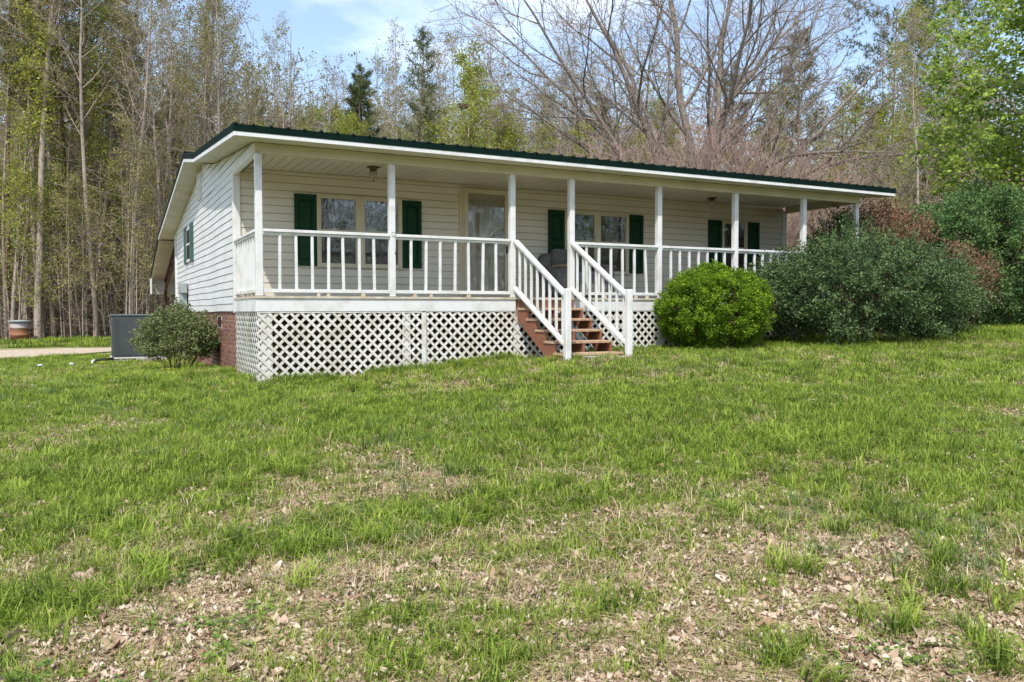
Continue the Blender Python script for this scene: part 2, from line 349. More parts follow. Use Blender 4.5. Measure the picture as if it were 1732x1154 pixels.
# ------------------------------------------------------------------ the house
WY = 2.0                       # plane of the porch wall
X0, X1 = 0.03, 12.06           # gable planes
YB = 11.9                      # back wall
house = empty('house', (6, 6, -1.2), 'single storey white house with full-width front porch and green metal roof', 'house')
RY = np.array([-.36, 4.3, 6.0, 12.96, 16.6]); RZ = np.array([2.13, 2.53, 2.81, 1.78, .80])   # underside of the roof edge
def under(y): return float(np.interp(y, RY, RZ))

# --- gable wall (left), with lapped siding boards
EXPO = .127
def board(mb, p, q, zb, zt, out, nrm, rng, amp=.004, nseg=10, clip=None, gap=.007):
    """one lapped board from p to q (xy), leaning out at its foot; gently wavy like old vinyl"""
    vs = []; n_ = nseg + 1; ph = 1.7 + .12 * zb + rng.random() * .1
    for i in range(n_):
        t = i / nseg; x = p[0] + (q[0]-p[0])*t; y = p[1] + (q[1]-p[1])*t
        wv = amp * math.sin(t * 9 + ph) + amp * .6 * math.sin(t * 23 + ph * 2)
        b0, t0 = zb + wv, zt + wv - gap  # gap bares the dark sheet behind, drawing a painted lap shadow
        if clip: t0 = min(t0, clip(x, y)); b0 = min(b0, t0 - .001)
        for (oo, zz) in ((out, b0), (.005, t0), (-.006, t0), (-.006, b0)):
            vs.append((x + nrm[0]*oo, y + nrm[1]*oo, zz))
    fs = []
    for i in range(nseg):
        for k in range(4): fs.append((i*4+k, i*4+(k+1)%4, (i+1)*4+(k+1)%4, (i+1)*4+k))
    fs += [(3,2,1,0), tuple(nseg*4 + k for k in range(4))]
    return mb.add(vs, fs)
rng = np.random.default_rng(3)
def sheet(name, poly_yz, x, thick, material):
    m_ = MB(); k = len(poly_yz)
    vs = [(x, y, z) for y, z in poly_yz] + [(x + thick, y, z) for y, z in poly_yz]
    m_.add(vs, [tuple(range(k)), tuple(range(2*k-1, k-1, -1))] + [(i, i+k, (i+1)%k+k, (i+1)%k) for i in range(k)])
    return m_.build(name, material, house)
gable = sheet('gable_wall', [(.06, 2.03), (.06, 2.12), (4.3, 2.5), (6.0, 2.78), (YB, 1.9), (YB, -.2), (WY+.06, -.2), (WY+.06, 2.03)], X0 + .034, .10, M['lap_shade'])
k = 0; z = -.215
while z < 2.75:
    zt = z + EXPO; cl = lambda x, y: under(y) - .012
    ya, yb = WY + .07, YB - .02
    if z >= 1.99: ya = .05
    zz = z + .001
    # where the roof cuts the board off at either end
    if under(yb) < zz + .02:
        for yy in np.arange(yb, 6, -.05):
            if under(yy) >= zz + .02: yb = float(yy); break
    if z >= 1.99 and under(ya) < zz + .02:
        for yy in np.arange(ya, 6, .05):
            if under(yy) >= zz + .02: ya = float(yy); break
    if yb - ya > .1: board(MB(), (X0+.014, ya), (X0+.014, yb), z, zt, .014, (-1, 0), rng, .006, 24, cl).build('siding_board', M['vinyl'], gable)
    z += EXPO
    if k == 17: z = max(z, 1.99)
    k += 1
right_w = sheet('end_wall', [(WY, -.2), (WY, 2.05), (4.3, 2.5), (6.0, 2.78), (YB, 1.9), (YB, -.2)], X1 - .12, .12, M['vinyl'])
MB().box(X0, X1, YB, YB+.1, -.2, 1.9).build('back_wall', M['vinyl'], house)

# --- front wall under the porch
front = MB().box(X0+.15, X1-.13, WY+.024, WY+.14, -.2, 2.09).build('front_wall', M['lap_shade'], house)
z = .0
while z < 2.06:
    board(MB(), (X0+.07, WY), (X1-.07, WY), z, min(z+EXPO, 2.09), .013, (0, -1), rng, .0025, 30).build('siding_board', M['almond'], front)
    z += EXPO
for xa, xb in ((X0-.03, X0+.085), (X1-.085, X1+.03)):
    MB().box(xa, xb, WY-.035, WY+.09, -.24, 2.02).build('corner_trim', M['white'], house, .004)
MB().box(X0-.028, X0+.06, YB-.06, YB+.12, -.25, 1.84).build('corner_trim', M['white'], house, .004)
MB().box(X0+.09, X1-.09, WY-.022, WY+.01, 2.065, 2.093).build('ceiling_trim', M['cream'], house)

# --- foundation: mortar bed with bricks standing proud
BH, BW, JT = .058, .205, .015
fnd = MB().box(X0+.035, X0+.20, WY+.05, YB, -1.75, -.225).box(X0+.20, X1-.05, WY+.075, WY+.20, -1.75, -.225).box(X1-.2, X1-.05, WY+.2, YB, -1.6, -.225).box(X0+.2, X1-.2, YB-.15, YB, -1.6, -.225).build('foundation', M['mortar'], house)
bs = [MB().box(-.05, .0, 0, BW-JT, 0, BH).mesh('brick', M['brick']), MB().box(-.05, 0, 0, BW-JT, 0, BH).mesh('brick', M['brick_b']),
      MB().box(-.05, 0, 0, .095, 0, BH).mesh('brick', M['brick']), MB().box(-.05, 0, 0, BW-JT, 0, BH).mesh('brick', M['brick_b'])]
fo = origin(fnd); rest = MB(); rr = random.Random(2)
VENT = (3.95, 4.28, -.50, -.315)
for r_ in range(17):
    zz = -.228 - (r_ + 1) * (BH + JT) + .012; y = WY + .055 - (BW/2 if r_ % 2 else 0); c = 0
    while y < YB - .2:
        y0, y1 = max(y, WY+.055), y + BW - JT
        hole = y1 > VENT[0] - .02 and y0 < VENT[1] + .02 and zz + BH > VENT[2] and zz < VENT[3]
        px_ = X0 + .037 - rr.random() * .006
        if not hole and y1 - y0 > .05:
            if y < 5.2 and r_ < 16:
                o = link('brick', bs[2] if y1 - y0 < .15 else rr.choice(bs[:2] + bs[:1]), fnd, (px_ + .05 - .05 - fo[0] + .048, y0 - fo[1], zz - fo[2] + rr.uniform(-.002, .002)))
                o.location.x = px_ - fo[0] + .042
            else: rest.box(px_ - .008, px_ + .03, y0, y1, zz, zz + BH)
        y += BW
o = rest.build('brickwork', M['brick'], fnd); o['kind'] = 'stuff'
fb = MB()
for r_ in range(14):
    zz = -.228 - (r_ + 1) * (BH + JT) + .012; x = X0 + .22 - (BW/2 if r_ % 2 else 0)
    while x < X1 - .2:
        fb.box(max(x, X0+.2), x + BW - JT, WY+.066, WY+.09, zz, zz + BH); x += BW
o = fb.build('brickwork', M['brick_b'], fnd); o['kind'] = 'stuff'
vt = MB().box(X0+.03, X0+.05, VENT[0], VENT[1], VENT[2], VENT[3]).build('foundation_vent', M['dark'], house)
for q in range(4): MB().box(X0+.018, X0+.03, VENT[0]+.02+q*.085, VENT[0]+.03+q*.085, VENT[2]+.01, VENT[3]-.01).build('bar', M['black_metal'], vt)

# --- roof
roof = MB(); XL, XR = -.325, 12.72
TOP = RZ + .150; TOP[-1] -= .01
vs = []; fs = []
for i, (y, zt) in enumerate(zip(RY, TOP)):
    vs += [(XL, y, zt), (XR, y, zt), (XL, y, zt - .03), (XR, y, zt - .03)]
for i in range(4):
    a_, b_ = i*4, (i+1)*4
    fs += [(a_, a_+1, b_+1, b_), (a_+2, b_+2, b_+3, a_+3), (a_, b_, b_+2, a_+2), (a_+1, a_+3, b_+3, b_+1)]
fs += [(0, 2, 3, 1), (16, 17, 19, 18)]
roof.add(vs, fs); roofo = roof.build('roof', M['roof_metal'], house)
rib = MB(); ys = [RY[0]-.03] + list(RY[1:3]); zs = [TOP[0]] + list(TOP[1:3])
vs = []
for y, z in zip(ys, zs):
    vs += [(-.022, y, z), (-.009, y, z+.019), (.009, y, z+.019), (.022, y, z)]
rib.add(vs, [(i*4+j, i*4+j+1, (i+1)*4+j+1, (i+1)*4+j) for i in range(2) for j in range(3)] + [(3,2,1,0), (8,9,10,11)])
ribm = rib.mesh('rib', M['roof_metal'], (0, 0, origin(roofo)[2])); 
for v_ in ribm.vertices: v_.co.y -= origin(roofo)[1]
x = XL + .025
while x < XR:
    link('rib', ribm, roofo, (x - origin(roofo)[0], 0, 0)); x += .2286
MB().box(XL, XR, 5.86, 6.14, TOP[2]+.012, TOP[2]+.03).build('ridge_cap', M['green_metal'], house)
# green drip edge and white fascia, front and rake
MB().box(XL-.006, XR+.006, RY[0]-.016, RY[0]-.002, RZ[0]+.052, TOP[0]-.002).build('drip_edge', M['green_metal'], house)
MB().box(XL, XR, RY[0]-.010, RY[0]+.015, RZ[0]-.006, RZ[0]+.055).build('fascia', M['white'], house, .002)
for xs, nm in ((XL, 'l'), (XR, 'r')):
    g = MB(); f_ = MB()
    for i in range(3):
        sx = (xs-.012, xs-.001) if nm == 'l' else (xs+.001, xs+.012); wx = (xs-.008, xs+.015) if nm == 'l' else (xs-.015, xs+.008)
        y0, y1 = RY[i], RY[i+1]; z0, z1, t0, t1 = RZ[i], RZ[i+1], TOP[i], TOP[i+1]
        g.hexa([(sx[0],y0,z0+.05),(sx[1],y0,z0+.05),(sx[1],y1,z1+.05),(sx[0],y1,z1+.05),(sx[0],y0,t0+.006),(sx[1],y0,t0+.006),(sx[1],y1,t1+.006),(sx[0],y1,t1+.006)])
        f_.hexa([(wx[0],y0,z0-.01),(wx[1],y0,z0-.01),(wx[1],y1,z1-.01),(wx[0],y1,z1-.01),(wx[0],y0,z0+.053),(wx[1],y0,z0+.053),(wx[1],y1,z1+.053),(wx[0],y1,z1+.053)])
    g.build('rake_trim', M['green_metal'], house); f_.build('fascia', M['white'], house)
# soffits: eave strip in front of the beam, and boards under the left rake
MB().box(XL+.02, XR-.02, RY[0]+.012, -.005, RZ[0]+.002, RZ[0]+.02).build('eave_soffit', M['soffit'], house)
def slopeboard(mb, xa, xb, ya, yb, off):
    za, zb = under(ya) + off, under(yb) + off
    return mb.hexa([(xa,ya,za),(xb,ya,za),(xb,yb,zb),(xa,yb,zb),(xa,ya,za+.012),(xb,ya,za+.012),(xb,yb,zb+.012),(xa,yb,zb+.012)])
y = -.34; sl = house
sof = MB()
while y < 12.9:
    slopeboard(sof, XL+.016, X0+.03, y, y+.148, .004); y += .155
o = sof.build('rake_soffit', M['soffit'], house); o['kind'] = 'stuff'
sof = MB(); y = -.34
while y < 12.9:
    slopeboard(sof, X1-.03, XR-.016, y, y+.148, .004); y += .155
o = sof.build('rake_soffit', M['soffit'], house); o['kind'] = 'stuff'
MB().box(X0+.1, X1-.1, WY, YB, 1.86, 1.9).build('attic_floor', M['dark'], house)

# --- porch: ceiling, beams, posts, deck
ceil = MB().box(X0+.1, X1-.1, .11, WY-.0, 2.112, 2.125).build('porch_ceiling', M['dark'], house)
cbm = MB().box(0, .142, 0, WY-.13, 0, .012).mesh('ceiling_board', M['ceiling'])
x = X0 + .11
while x < X1 - .2:
    link('ceiling_board', cbm, ceil, np.array((x, .118, 2.099)) - origin(ceil)); x += .1524
MB().box(-.005, 12.13, .0, .10, 1.985, 2.128).build('porch_beam', M['cream'], house, .003)
MB().box(.0, .085, .102, WY-.04, 1.985, 2.10).build('porch_beam', M['soffit'], house, .003)
MB().box(12.03, 12.125, .102, WY-.04, 1.985, 2.128).build('porch_beam', M['cream'], house, .003)
MB().box(X0-.014, X0+.03, .0, WY+.05, 1.965, 2.0).build('beam_trim', M['white'], house)
MB().box(12.06, 12.12, .1, WY, 2.13, 2.35).build('gable_filler', M['vinyl'], house)
PX = [.05, 2.0, 4.045, 5.17, 7.0, 8.79, 10.565, 12.06]
pm = MB().box(-.047, .047, 0, .094, 0, 1.984).mesh('post', M['white'], bevel=.005)
for x in PX: link('post', pm, house, np.array((x, .006, .001)) - origin(house))
deck = MB().box(.05, 12.05, .05, WY-.02, -.2, -.045).build('deck', M['raw_wood'], house)
dbm = MB().box(-.01, 12.12, 0, .135, -.035, -.002).mesh('deck_board', M['deck'], (origin(deck)[0], 0, origin(deck)[2]))
for k in range(14): link('deck_board', dbm, deck, (0, -.022 + k*.142 - origin(deck)[1], 0))
for xa, xb in ((.0, 4.085), (5.12, 12.12)):
    MB().box(xa, xb, -.004, .034, -.222, -.037).build('skirt_board', M['white'], house, .003)
MB().box(.0, .036, .036, WY-.04, -.222, -.037).build('skirt_board', M['grey_box' if False else 'white'], house, .003)

# --- railings
balm = MB().box(-.019, .019, -.019, .019, .095, .905).mesh('baluster', M['white'], bevel=.003)
def railing(xa, xb, n_, lean=None):
    r = MB().box(xa, xb, -.012, .078, .898, .940).build('railing', M['white'], house, .004)
    MB().box(xa, xb, .012, .060, .862, .897).build('rail', M['white'], r, .003)
    MB().box(xa, xb, .006, .070, .047, .097).build('bottom_rail', M['white'], r, .003)
    rj = random.Random(int(xa*10))
    for k in range(n_):
        x = xa + (xb - xa) * (k + 1) / (n_ + 1) + rj.uniform(-.006, .006)
        b_ = link('baluster', balm, r, np.array((x, .036, 0)) - origin(r)); b_.rotation_euler = (0, rj.uniform(-.014, .014), 0)
        if lean == k: b_.rotation_euler = (0, -.055, 0); b_.location.x += .035; b_['label'] = 'loose baluster leaning sideways'
    rb = random.Random(int(xa*7))
    for k in range(3):
        x = rb.uniform(xa+.1, xb-.2); MB().box(x, x+rb.uniform(.035, .07), .01, .06, -.001, .046).build('spacer_block', M['deck'], r)
railing(.10, 1.95, 7); railing(2.05, 3.995, 7); railing(5.22, 6.95, 6, 5); railing(7.05, 8.74, 7); railing(8.84, 10.515, 7); railing(10.615, 12.01, 6)
def side_railing(xc):
    r = MB().box(xc-.045, xc+.045, .102, WY-.036, .898, .940).build('railing', M['white'], house, .004)
    MB().box(xc-.024, xc+.024, .102, WY-.036, .862, .897).build('rail', M['white'], r, .003)
    MB().box(xc-.03, xc+.03, .102, WY-.036, .047, .097).build('bottom_rail', M['white_grimy'], r, .003)
    for k in range(8): link('baluster', balm, r, np.array((xc, .24 + k*.215, 0)) - origin(r))
    for y in (.5, 1.2): MB().box(xc-.02, xc+.02, y, y+.06, -.001, .046).build('spacer_block', M['deck'], r)
side_railing(.045); side_railing(12.07)

# --- steps with open risers, three sawtooth stringers, two stair railings
SX0, SX1, RISE, RUN, NS = 4.13, 5.14, .170, .285, 5
steps = empty('steps', (0, 0, 0)); steps.parent = house; steps.location = np.array((4.6, -.7, -1.05)) - origin(house)
for k in range(1, NS + 1):
    yf = -.03 - RUN * k; zt = -.002 - RISE * k
    MB().box(SX0-.035, SX1+.03, yf-.03, yf+RUN-.01, zt-.038, zt).build('tread', M['wood'], steps, .004)
MB().box(SX0-.02, SX1+.02, -.050, -.006, -.040, -.003).build('nosing', M['deck'], steps, .003)
def stringer(xc, m_):
    poly = [(-.008, -.045)]
    for k in range(1, NS + 1):
        yf = -.03 - RUN * k + RUN; zt = -.002 - RISE * k - .04
        poly += [(yf - .025, zt + RISE if k > 1 else -.045), (yf - .025, zt)]
    yl = -.03 - RUN * NS - .0
    poly += [(yl, -.002 - RISE*NS - .04), (yl, -1.12), (yl + .22, -1.12), (-.008, -.36)]
    q = MB(); k = len(poly); vs = [(xc-.019, y, z) for y, z in poly] + [(xc+.019, y, z) for y, z in poly]
    q.add(vs, [tuple(range(k)), tuple(range(2*k-1, k-1, -1))] + [(i, (i+1)%k, (i+1)%k+k, i+k) for i in range(k)])
    q.build('stringer', m_, steps)
stringer(SX0, M['redwood']); stringer((SX0+SX1)/2, M['redwood']); stringer(SX1, M['redwood'])
MB().box(SX0+.3, SX1-.1, -1.72, -1.3, -1.12, h1(4.7,-1.5)+.045).build('landing_slab', M['concrete'], steps, .01)
for xc in (4.085, 5.17):
    NY = -1.62
    r = MB().box(xc-.047, xc+.047, NY-.047, NY+.047, -1.15, .10).build('stair_railing', M['white'], house, .012)
    MB().beam((xc, .004, .917), (xc, NY+.045, .012), .09, .040).build('handrail', M['white'], r, .004)
    MB().beam((xc, .004, .878), (xc, NY+.047, -.027), .045, .035).build('rail', M['white'], r, .003)
    MB().beam((xc, .004, .135), (xc, NY+.047, -.72), .085, .04).build('bottom_rail', M['white'], r, .004)
    MB().beam((xc, .004, .165), (xc, NY+.047, -.69), .04, .03).build('spacer_strip', M['white'], r, .003)
    for k in range(8):
        t = (k + .75) / 8.4; y = NY * t; zt = .86 - t * .905; zb = .16 - t * .855
        MB().box(xc-.018, xc+.018, y-.018, y+.018, zb, zt).build('baluster', M['white'], r, .003)

# --- lattice skirts: every slat clipped to its panel
def clipseg(p, d, a0, a1, b0, b1):
    t0, t1 = -1e9, 1e9
    for s_, e_, lo, hi in ((p[0], d[0], a0, a1), (p[1], d[1], b0, b1)):
        ta, tb = (lo - s_) / e_, (hi - s_) / e_
        t0 = max(t0, min(ta, tb)); t1 = min(t1, max(ta, tb))
    return t0, t1
def lattice(a0, a1, zb, zt, axis, fixed, mat_, frame=()):
    """axis 0: panel faces -Y at y=fixed; axis 1: faces -X at x=fixed"""
    P = (lambda a_, z_, o_: (a_, fixed + o_, z_)) if axis == 0 else (lambda a_, z_, o_: (fixed + o_, a_, z_))
    panel = MB().add([P(a0, zt+.0005, .002), P(a1, zt+.0005, .002), P(a1, zt+.0005, .022), P(a0, zt+.0005, .022)] + [P(a0, zt+.02, .002), P(a1, zt+.02, .002), P(a1, zt+.02, .022), P(a0, zt+.02, .022)], [(0,3,2,1),(4,5,6,7),(0,1,5,4),(1,2,6,5),(2,3,7,6),(3,0,4,7)]).build('lattice_panel', M['white_grimy'], house)
    for (fa, fb) in frame:
        fr = MB()
        q = [P(fa, zb, .024), P(fb, zb, .024), P(fb, zb, .05), P(fa, zb, .05)]
        fr.add(q + [(x_, y_, zt) for x_, y_, _ in q], [(0,3,2,1),(4,5,6,7),(0,1,5,4),(1,2,6,5),(2,3,7,6),(3,0,4,7)])
        fr.build('backing_post', M['white_grimy'], panel)
    pitch = .1524; wd = .0385; s2 = math.sqrt(.5); rl = random.Random(int(a0*10))
    for sgn, off in ((1, .012), (-1, .004)):
        span = (a1 - a0) + (zt - zb); c = -(zt - zb) if sgn > 0 else 0
        k = math.floor(c / pitch)
        while k * pitch < (a1 - a0 if sgn > 0 else span):
            st = (a0 + k * pitch, zb); d = (s2 * sgn, s2)
            t0, t1 = clipseg(st, d, a0, a1, zb, zt)
            k += 1
            if t1 - t0 < .05: continue
            n_ = (-d[1], d[0]); q = []
            jt = rl.uniform(-.003, .003)
            for t in (t0, t1):
                for w_ in (-wd/2 + jt, wd/2 + jt):
                    q.append((st[0] + d[0]*t + n_[0]*w_, st[1] + d[1]*t + n_[1]*w_))
            vs = [P(u_[0], u_[1], off) for u_ in q] + [P(u_[0], u_[1], off + .006) for u_ in q]
            MB().add(vs, [(0,1,3,2), (4,6,7,5), (0,4,5,1), (1,5,7,3), (3,7,6,2), (2,6,4,0)]).build('lattice_slat', mat_, panel)
M['lattice'] = worn('lattice_white', (.64, .625, .58), (.44, .40, .32), 2.2, .55, bump=.1, lo=.28, hi=.55)
lattice(.0, 2.46, -1.30, -.245, 0, .0, M['lattice'], ((.055, .21), (2.16, 2.28)))
lattice(2.52, 5.22, -1.22, -.235, 0, .0, M['lattice'], ((2.53, 2.56), (4.06, 4.16), (5.1, 5.2)))
lattice(5.24, 8.86, -1.10, -.235, 0, .0, M['lattice'], ((5.25, 5.4), (7.0, 7.1)))
lattice(8.92, 12.1, -.98, -.235, 0, .0, M['lattice'], ((8.93, 8.96), (10.5, 10.6)))
lattice(.014, WY-.03, -1.28, -.235, 1, .012, M['lattice'], ((1.0, 1.05), (1.9, 1.95)))
MB().box(2.455, 2.525, -.012, .010, -1.25, -.24).build('lattice_batten', M['white_grimy'], house)
MB().box(8.86, 8.92, -.012, .010, -1.0, -.24).build('lattice_batten', M['white_grimy'], house)

# --- windows, shutters, door
def window(xa, xb, za, zb, lights, filmseed=0):
    fw = .065
    fr = MB()
    fr.box(xa-fw, xa, WY-.050, WY-.006, za-fw, zb+fw).box(xb, xb+fw, WY-.050, WY-.006, za-fw, zb+fw)
    fr.box(xa+.0002, xb-.0002, WY-.050, WY-.006, zb, zb+fw).box(xa+.0002, xb-.0002, WY-.054, WY-.006, za-fw, za)
    win = fr.build('window', M['cream'], house)
    n_ = len(lights)
    for (a_, b_) in lights:
        MB().box(a_, b_, WY-.024, WY-.014, 1.165, zb).build('pane', M['film'], win)
        MB().box(a_, b_, WY-.020, WY-.010, za, 1.13).build('pane', M['pane_low'], win)
        MB().box(a_-.002, b_+.002, WY-.040, WY-.008, 1.128, 1.168).build('meeting_rail', M['cream'], win)
        for q in (a_, b_-.014): MB().box(q, q+.014, WY-.036, WY-.026, za, zb).build('sash', M['cream'], win)
    for i in range(n_ - 1):
        MB().box(lights[i][1]+.001, lights[i+1][0]-.001, WY-.048, WY-.008, za, zb).build('mullion', M['cream'], win)
    return win
window(1.41, 2.785, .595, 1.685, [(1.41, 2.025), (2.165, 2.785)])
window(6.25, 7.645, .575, 1.675, [(6.25, 6.885), (7.02, 7.645)])
window(10.235, 10.83, .575, 1.675, [(10.235, 10.83)])
def shutter(xa, xb, za, zb):
    s_ = MB().box(xa, xa+.062, WY-.050, WY-.014, za, zb).box(xb-.062, xb, WY-.050, WY-.014, za, zb)
    zm = za + (zb - za) * .46
    for (p_, q_) in ((za, za+.085), (zm-.04, zm+.04), (zb-.085, zb)): s_.box(xa+.062, xb-.062, WY-.050, WY-.014, p_, q_)
    s_.box(xa+.06, xb-.06, WY-.026, WY-.015, za+.02, zb-.02)
    sh = s_.build('shutter', M['shutter'], house)
    for (p_, q_) in ((za+.105, zm-.06), (zm+.06, zb-.105)):
        x_, X_ = xa+.078, xb-.078; y1, y2 = WY-.0262, WY-.046
        pl = MB().hexa([(x_, y1, p_), (X_, y1, p_), (X_, y1, q_), (x_, y1, q_), (x_+.028, y2, p_+.03), (X_-.028, y2, p_+.03), (X_-.028, y2, q_-.03), (x_+.028, y2, q_-.03)])
        pl.f = [tuple(reversed(f)) for f in pl.f]; pl.build('panel', M['shutter'], sh)
for xa, xb in ((.975, 1.335), (2.86, 3.215), (5.83, 6.19), (7.72, 8.07), (9.80, 10.165), (10.9, 11.25)): shutter(xa, xb, .545, 1.735)
DXA, DXB, DZ_ = 4.045, 4.96, 2.025
dtrim = MB().box(DXA-.085, DXA-.03, WY-.03, WY-.002, .0, 2.07).box(DXB+.03, DXB+.085, WY-.03, WY-.002, .0, 2.07).box(DXA-.03, DXB+.03, WY-.03, WY-.002, DZ_+.02, 2.06).build('door_casing', M['cream'], house)
door = MB().box(DXA+.06, DXB-.06, WY-.018, WY-.006, .03, DZ_-.06).build('front_door', M['door'], house)
for (xa, xb) in ((DXA+.15, DXA+.42), (DXB-.42, DXB-.15)):
    for (p_, q_) in ((1.66, 1.84), (1.02, 1.55), (.25, .85)):
        pl = MB().box(xa, xb, WY-.026, WY-.0182, p_, q_); pl.box(xa+.03, xb-.03, WY-.034, WY-.026, p_+.03, q_-.03); pl.build('panel', M['door'], door)
st = MB().box(DXA, DXA+.075, WY-.064, WY-.038, .02, DZ_).box(DXB-.085, DXB, WY-.064, WY-.038, .02, DZ_).box(DXA+.075, DXB-.085, WY-.064, WY-.038, DZ_-.085, DZ_).box(DXA+.075, DXB-.085, WY-.064, WY-.038, .02, .17).box(DXA-.03, DXA, WY-.05, WY-.03, .02, DZ_).build('storm_door', M['cream'], house)
MB().box(DXA+.076, DXB-.086, WY-.053, WY-.047, .171, DZ_-.086).build('pane', M['storm'], st)
MB().box(DXB-.066, DXB-.035, WY-.085, WY-.064, .86, 1.0).build('handle', M['black_metal'], st, .006)
dk = MB().lathe(0, 0, [(.012, 0), (.012, .03), (.027, .035), (.030, .05), (.022, .062)], 14).build('door_knob', M['black_metal'], door)
dk.rotation_euler = (R(90), 0, 0); dk.location = np.array((DXB-.12, WY-.018, .93)) - origin(house)
# side window with faded shutters, and the louvred gable vent
sw = MB().box(X0-.03, X0+.012, 8.28, 9.05, .95, 1.74).build('window', M['white'], house)
MB().box(X0-.034, X0-.03, 8.36, 8.97, 1.38, 1.68).build('pane', M['film'], sw); MB().box(X0-.034, X0-.03, 8.36, 8.97, 1.01, 1.33).build('pane', M['pane_low'], sw)
for ya in (7.86, 9.10):
    s_ = MB().box(X0-.045, X0+.01, ya, ya+.38, .92, 1.79).build('shutter', M['side_shutter'], house, .004)
    for p_, q_ in ((1.0, 1.32), (1.40, 1.71)): MB().box(X0-.055, X0-.045, ya+.08, ya+.30, p_, q_).build('panel', M['side_shutter'], s_)
gv = MB().box(X0-.035, X0+.012, 6.22, 6.72, 2.12, 2.66).build('gable_vent', M['white'], house, .004)
for q in range(8): MB().box(X0-.05, X0-.035, 6.27, 6.67, 2.155+q*.06, 2.195+q*.06).build('louvre', M['white_grimy'], gv)

# --- rear porch roof beyond the back wall: brown truss, posts, hanging end panel
ps = MB(); y = 12.92
while y < 16.55:
    slopeboard(ps, XL+.01, 9.5, y, y+.19, -.035); y += .208
o = ps.build('rear_porch_ceiling', M['rear_soffit'], house); o['kind'] = 'stuff'
ep = MB().box(XL, 9.6, 16.56, 16.58, .34, .80).build('rear_panel', M['vinyl'], house)
for q in range(3): board(MB(), (XL, 16.555), (9.6, 16.555), .34+q*.15, .49+q*.15, .012, (0,-1), rng, .002, 4).build('siding_board', M['vinyl'], ep)
MB().box(XL-.012, XL+.002, 15.9, 16.6, .34, .82).build('rear_panel', M['vinyl'], house)
tr = MB(); ya, yb = 12.1, 17.0 - .5
tza, tzb = lambda y: under(y) - .07, lambda y: under(y) - .40
tr.beam((.1, ya, tza(ya)), (.1, yb, tza(yb)), .06, .05).beam((.1, ya, tzb(ya)), (.1, yb, tzb(yb)), .06, .05)
trs = tr.build('truss_beam', M['rust_beam'], house)
for q in range(12):
    y_a, y_b = ya + (yb-ya)*q/12, ya + (yb-ya)*(q+1)/12
    p_, q_ = ((.1, y_a, tza(y_a)), (.1, y_b, tzb(y_b))) if q % 2 else ((.1, y_a, tzb(y_a)), (.1, y_b, tza(y_b)))
    MB().beam(p_, q_, .03, .03).build('web_bar', M['rust_beam'], trs)
MB().box(.06, .14, 16.38, 16.46, -1.5, under(16.4)-.4).build('rear_post', M['rust_beam'], house)
MB().box(.42, .56, 16.30, 16.44, -1.5, under(16.4)-.05).build('rear_post', M['raw_wood'], house)

# ------------------------------------------------------------------ things on and around the house
def porch_light(x, y, label):
    t = empty('porch_light', (x, y, 2.099), label, 'porch light', 'porch ceiling lights')
    MB().lathe(x, y, [(.105, 2.098), (.108, 2.088), (.085, 2.080), (.062, 2.068), (.055, 2.050), (.062, 2.042), (.058, 2.032)], 20).build('canopy', M['brass'], t)
    MB().lathe(x, y, [(.056, 2.033), (.066, 2.005), (.068, 1.975), (.058, 1.935), (.040, 1.905), (.018, 1.886), (.008, 1.882)], 20).build('glass_globe', M['globe'], t)
    MB().lathe(x, y, [(.016, 1.886), (.020, 1.878), (.010, 1.866), (.003, 1.858)], 12).build('finial', M['brass'], t)
porch_light(2.02, .98, 'glass globe ceiling light over the porch near the pair of windows left of the door')
porch_light(9.35, 1.35, 'glass globe ceiling light over the far right part of the porch')

hk = empty('plant_hook', (2.0, -.02, .6), 'thin dark bracket hook hanging from the post left of the front door', 'hook')
MB().tube([(1.975, -.018, .955), (2.0, -.035, .965), (2.03, -.03, .95), (2.037, -.022, .90), (2.038, -.02, .75), (2.036, -.02, .66)], .006, 6).build('rod', M['grey_box'], hk)
MB().lathe(2.036, -.02, [(.004, .63), (.011, .64), (.011, .655), (.004, .665)], 8).build('tip', M['black_metal'], hk)

rc = empty('recliner', (6.05, 1.35, 0), 'dark grey padded recliner loveseat on the porch behind the stair railing', 'recliner')
MB().box(5.55, 6.55, .95, 1.75, .05, .34).build('base', M['fabric'], rc, .04, 3)
MB().box(5.68, 6.42, .78, 1.45, .30, .50).build('seat_cushion', M['fabric_b'], rc, .07, 4)
for xa in (5.52, 6.34):
    a_ = MB().box(xa, xa+.25, .78, 1.62, .06, .60).build('armrest', M['fabric_b'], rc, .09, 4)
    MB().box(xa-.015, xa+.265, .80, 1.30, .575, .625).build('arm_cover', M['throw'] if xa < 6 else M['fabric'], a_, .02, 2)
bk = MB().box(5.46, 6.50, 1.48, 1.80, .38, .86).build('backrest', M['fabric'], rc, .10, 4)
for xa, xb in ((5.62, 6.02), (6.03, 6.43)): MB().box(xa, xb, 1.38, 1.58, .50, .94).build('back_cushion', M['fabric'], bk, .08, 4)
MB().box(5.40, 5.63, 1.45, 1.70, .36, .80).build('wing', M['fabric'], bk, .08, 4)
MB().box(5.75, 6.36, .70, .80, .10, .40).build('footrest', M['fabric_b'], rc, .04, 3)

ub = empty('utility_box', (X0-.1, 9.6, -.4), 'grey electric meter box and conduit on the white gable wall', 'meter box')
MB().box(X0-.16, X0-.02, 9.05, 9.75, .22, .46).build('box_head', M['grey_box'], ub, .01)
MB().box(X0-.14, X0-.02, 9.15, 9.65, -.45, .219).build('conduit_cover', M['grey_box'], ub, .01)
MB().tube([(X0-.08, 10.1, -.02), (X0-.22, 10.1, -.02)], .09, 12).build('meter', M['grey_box'], ub)
MB().tube([(X0-.06, 9.45, -.45), (X0-.06, 9.45, -1.4)], .03, 8).build('conduit', M['grey_box'], ub)

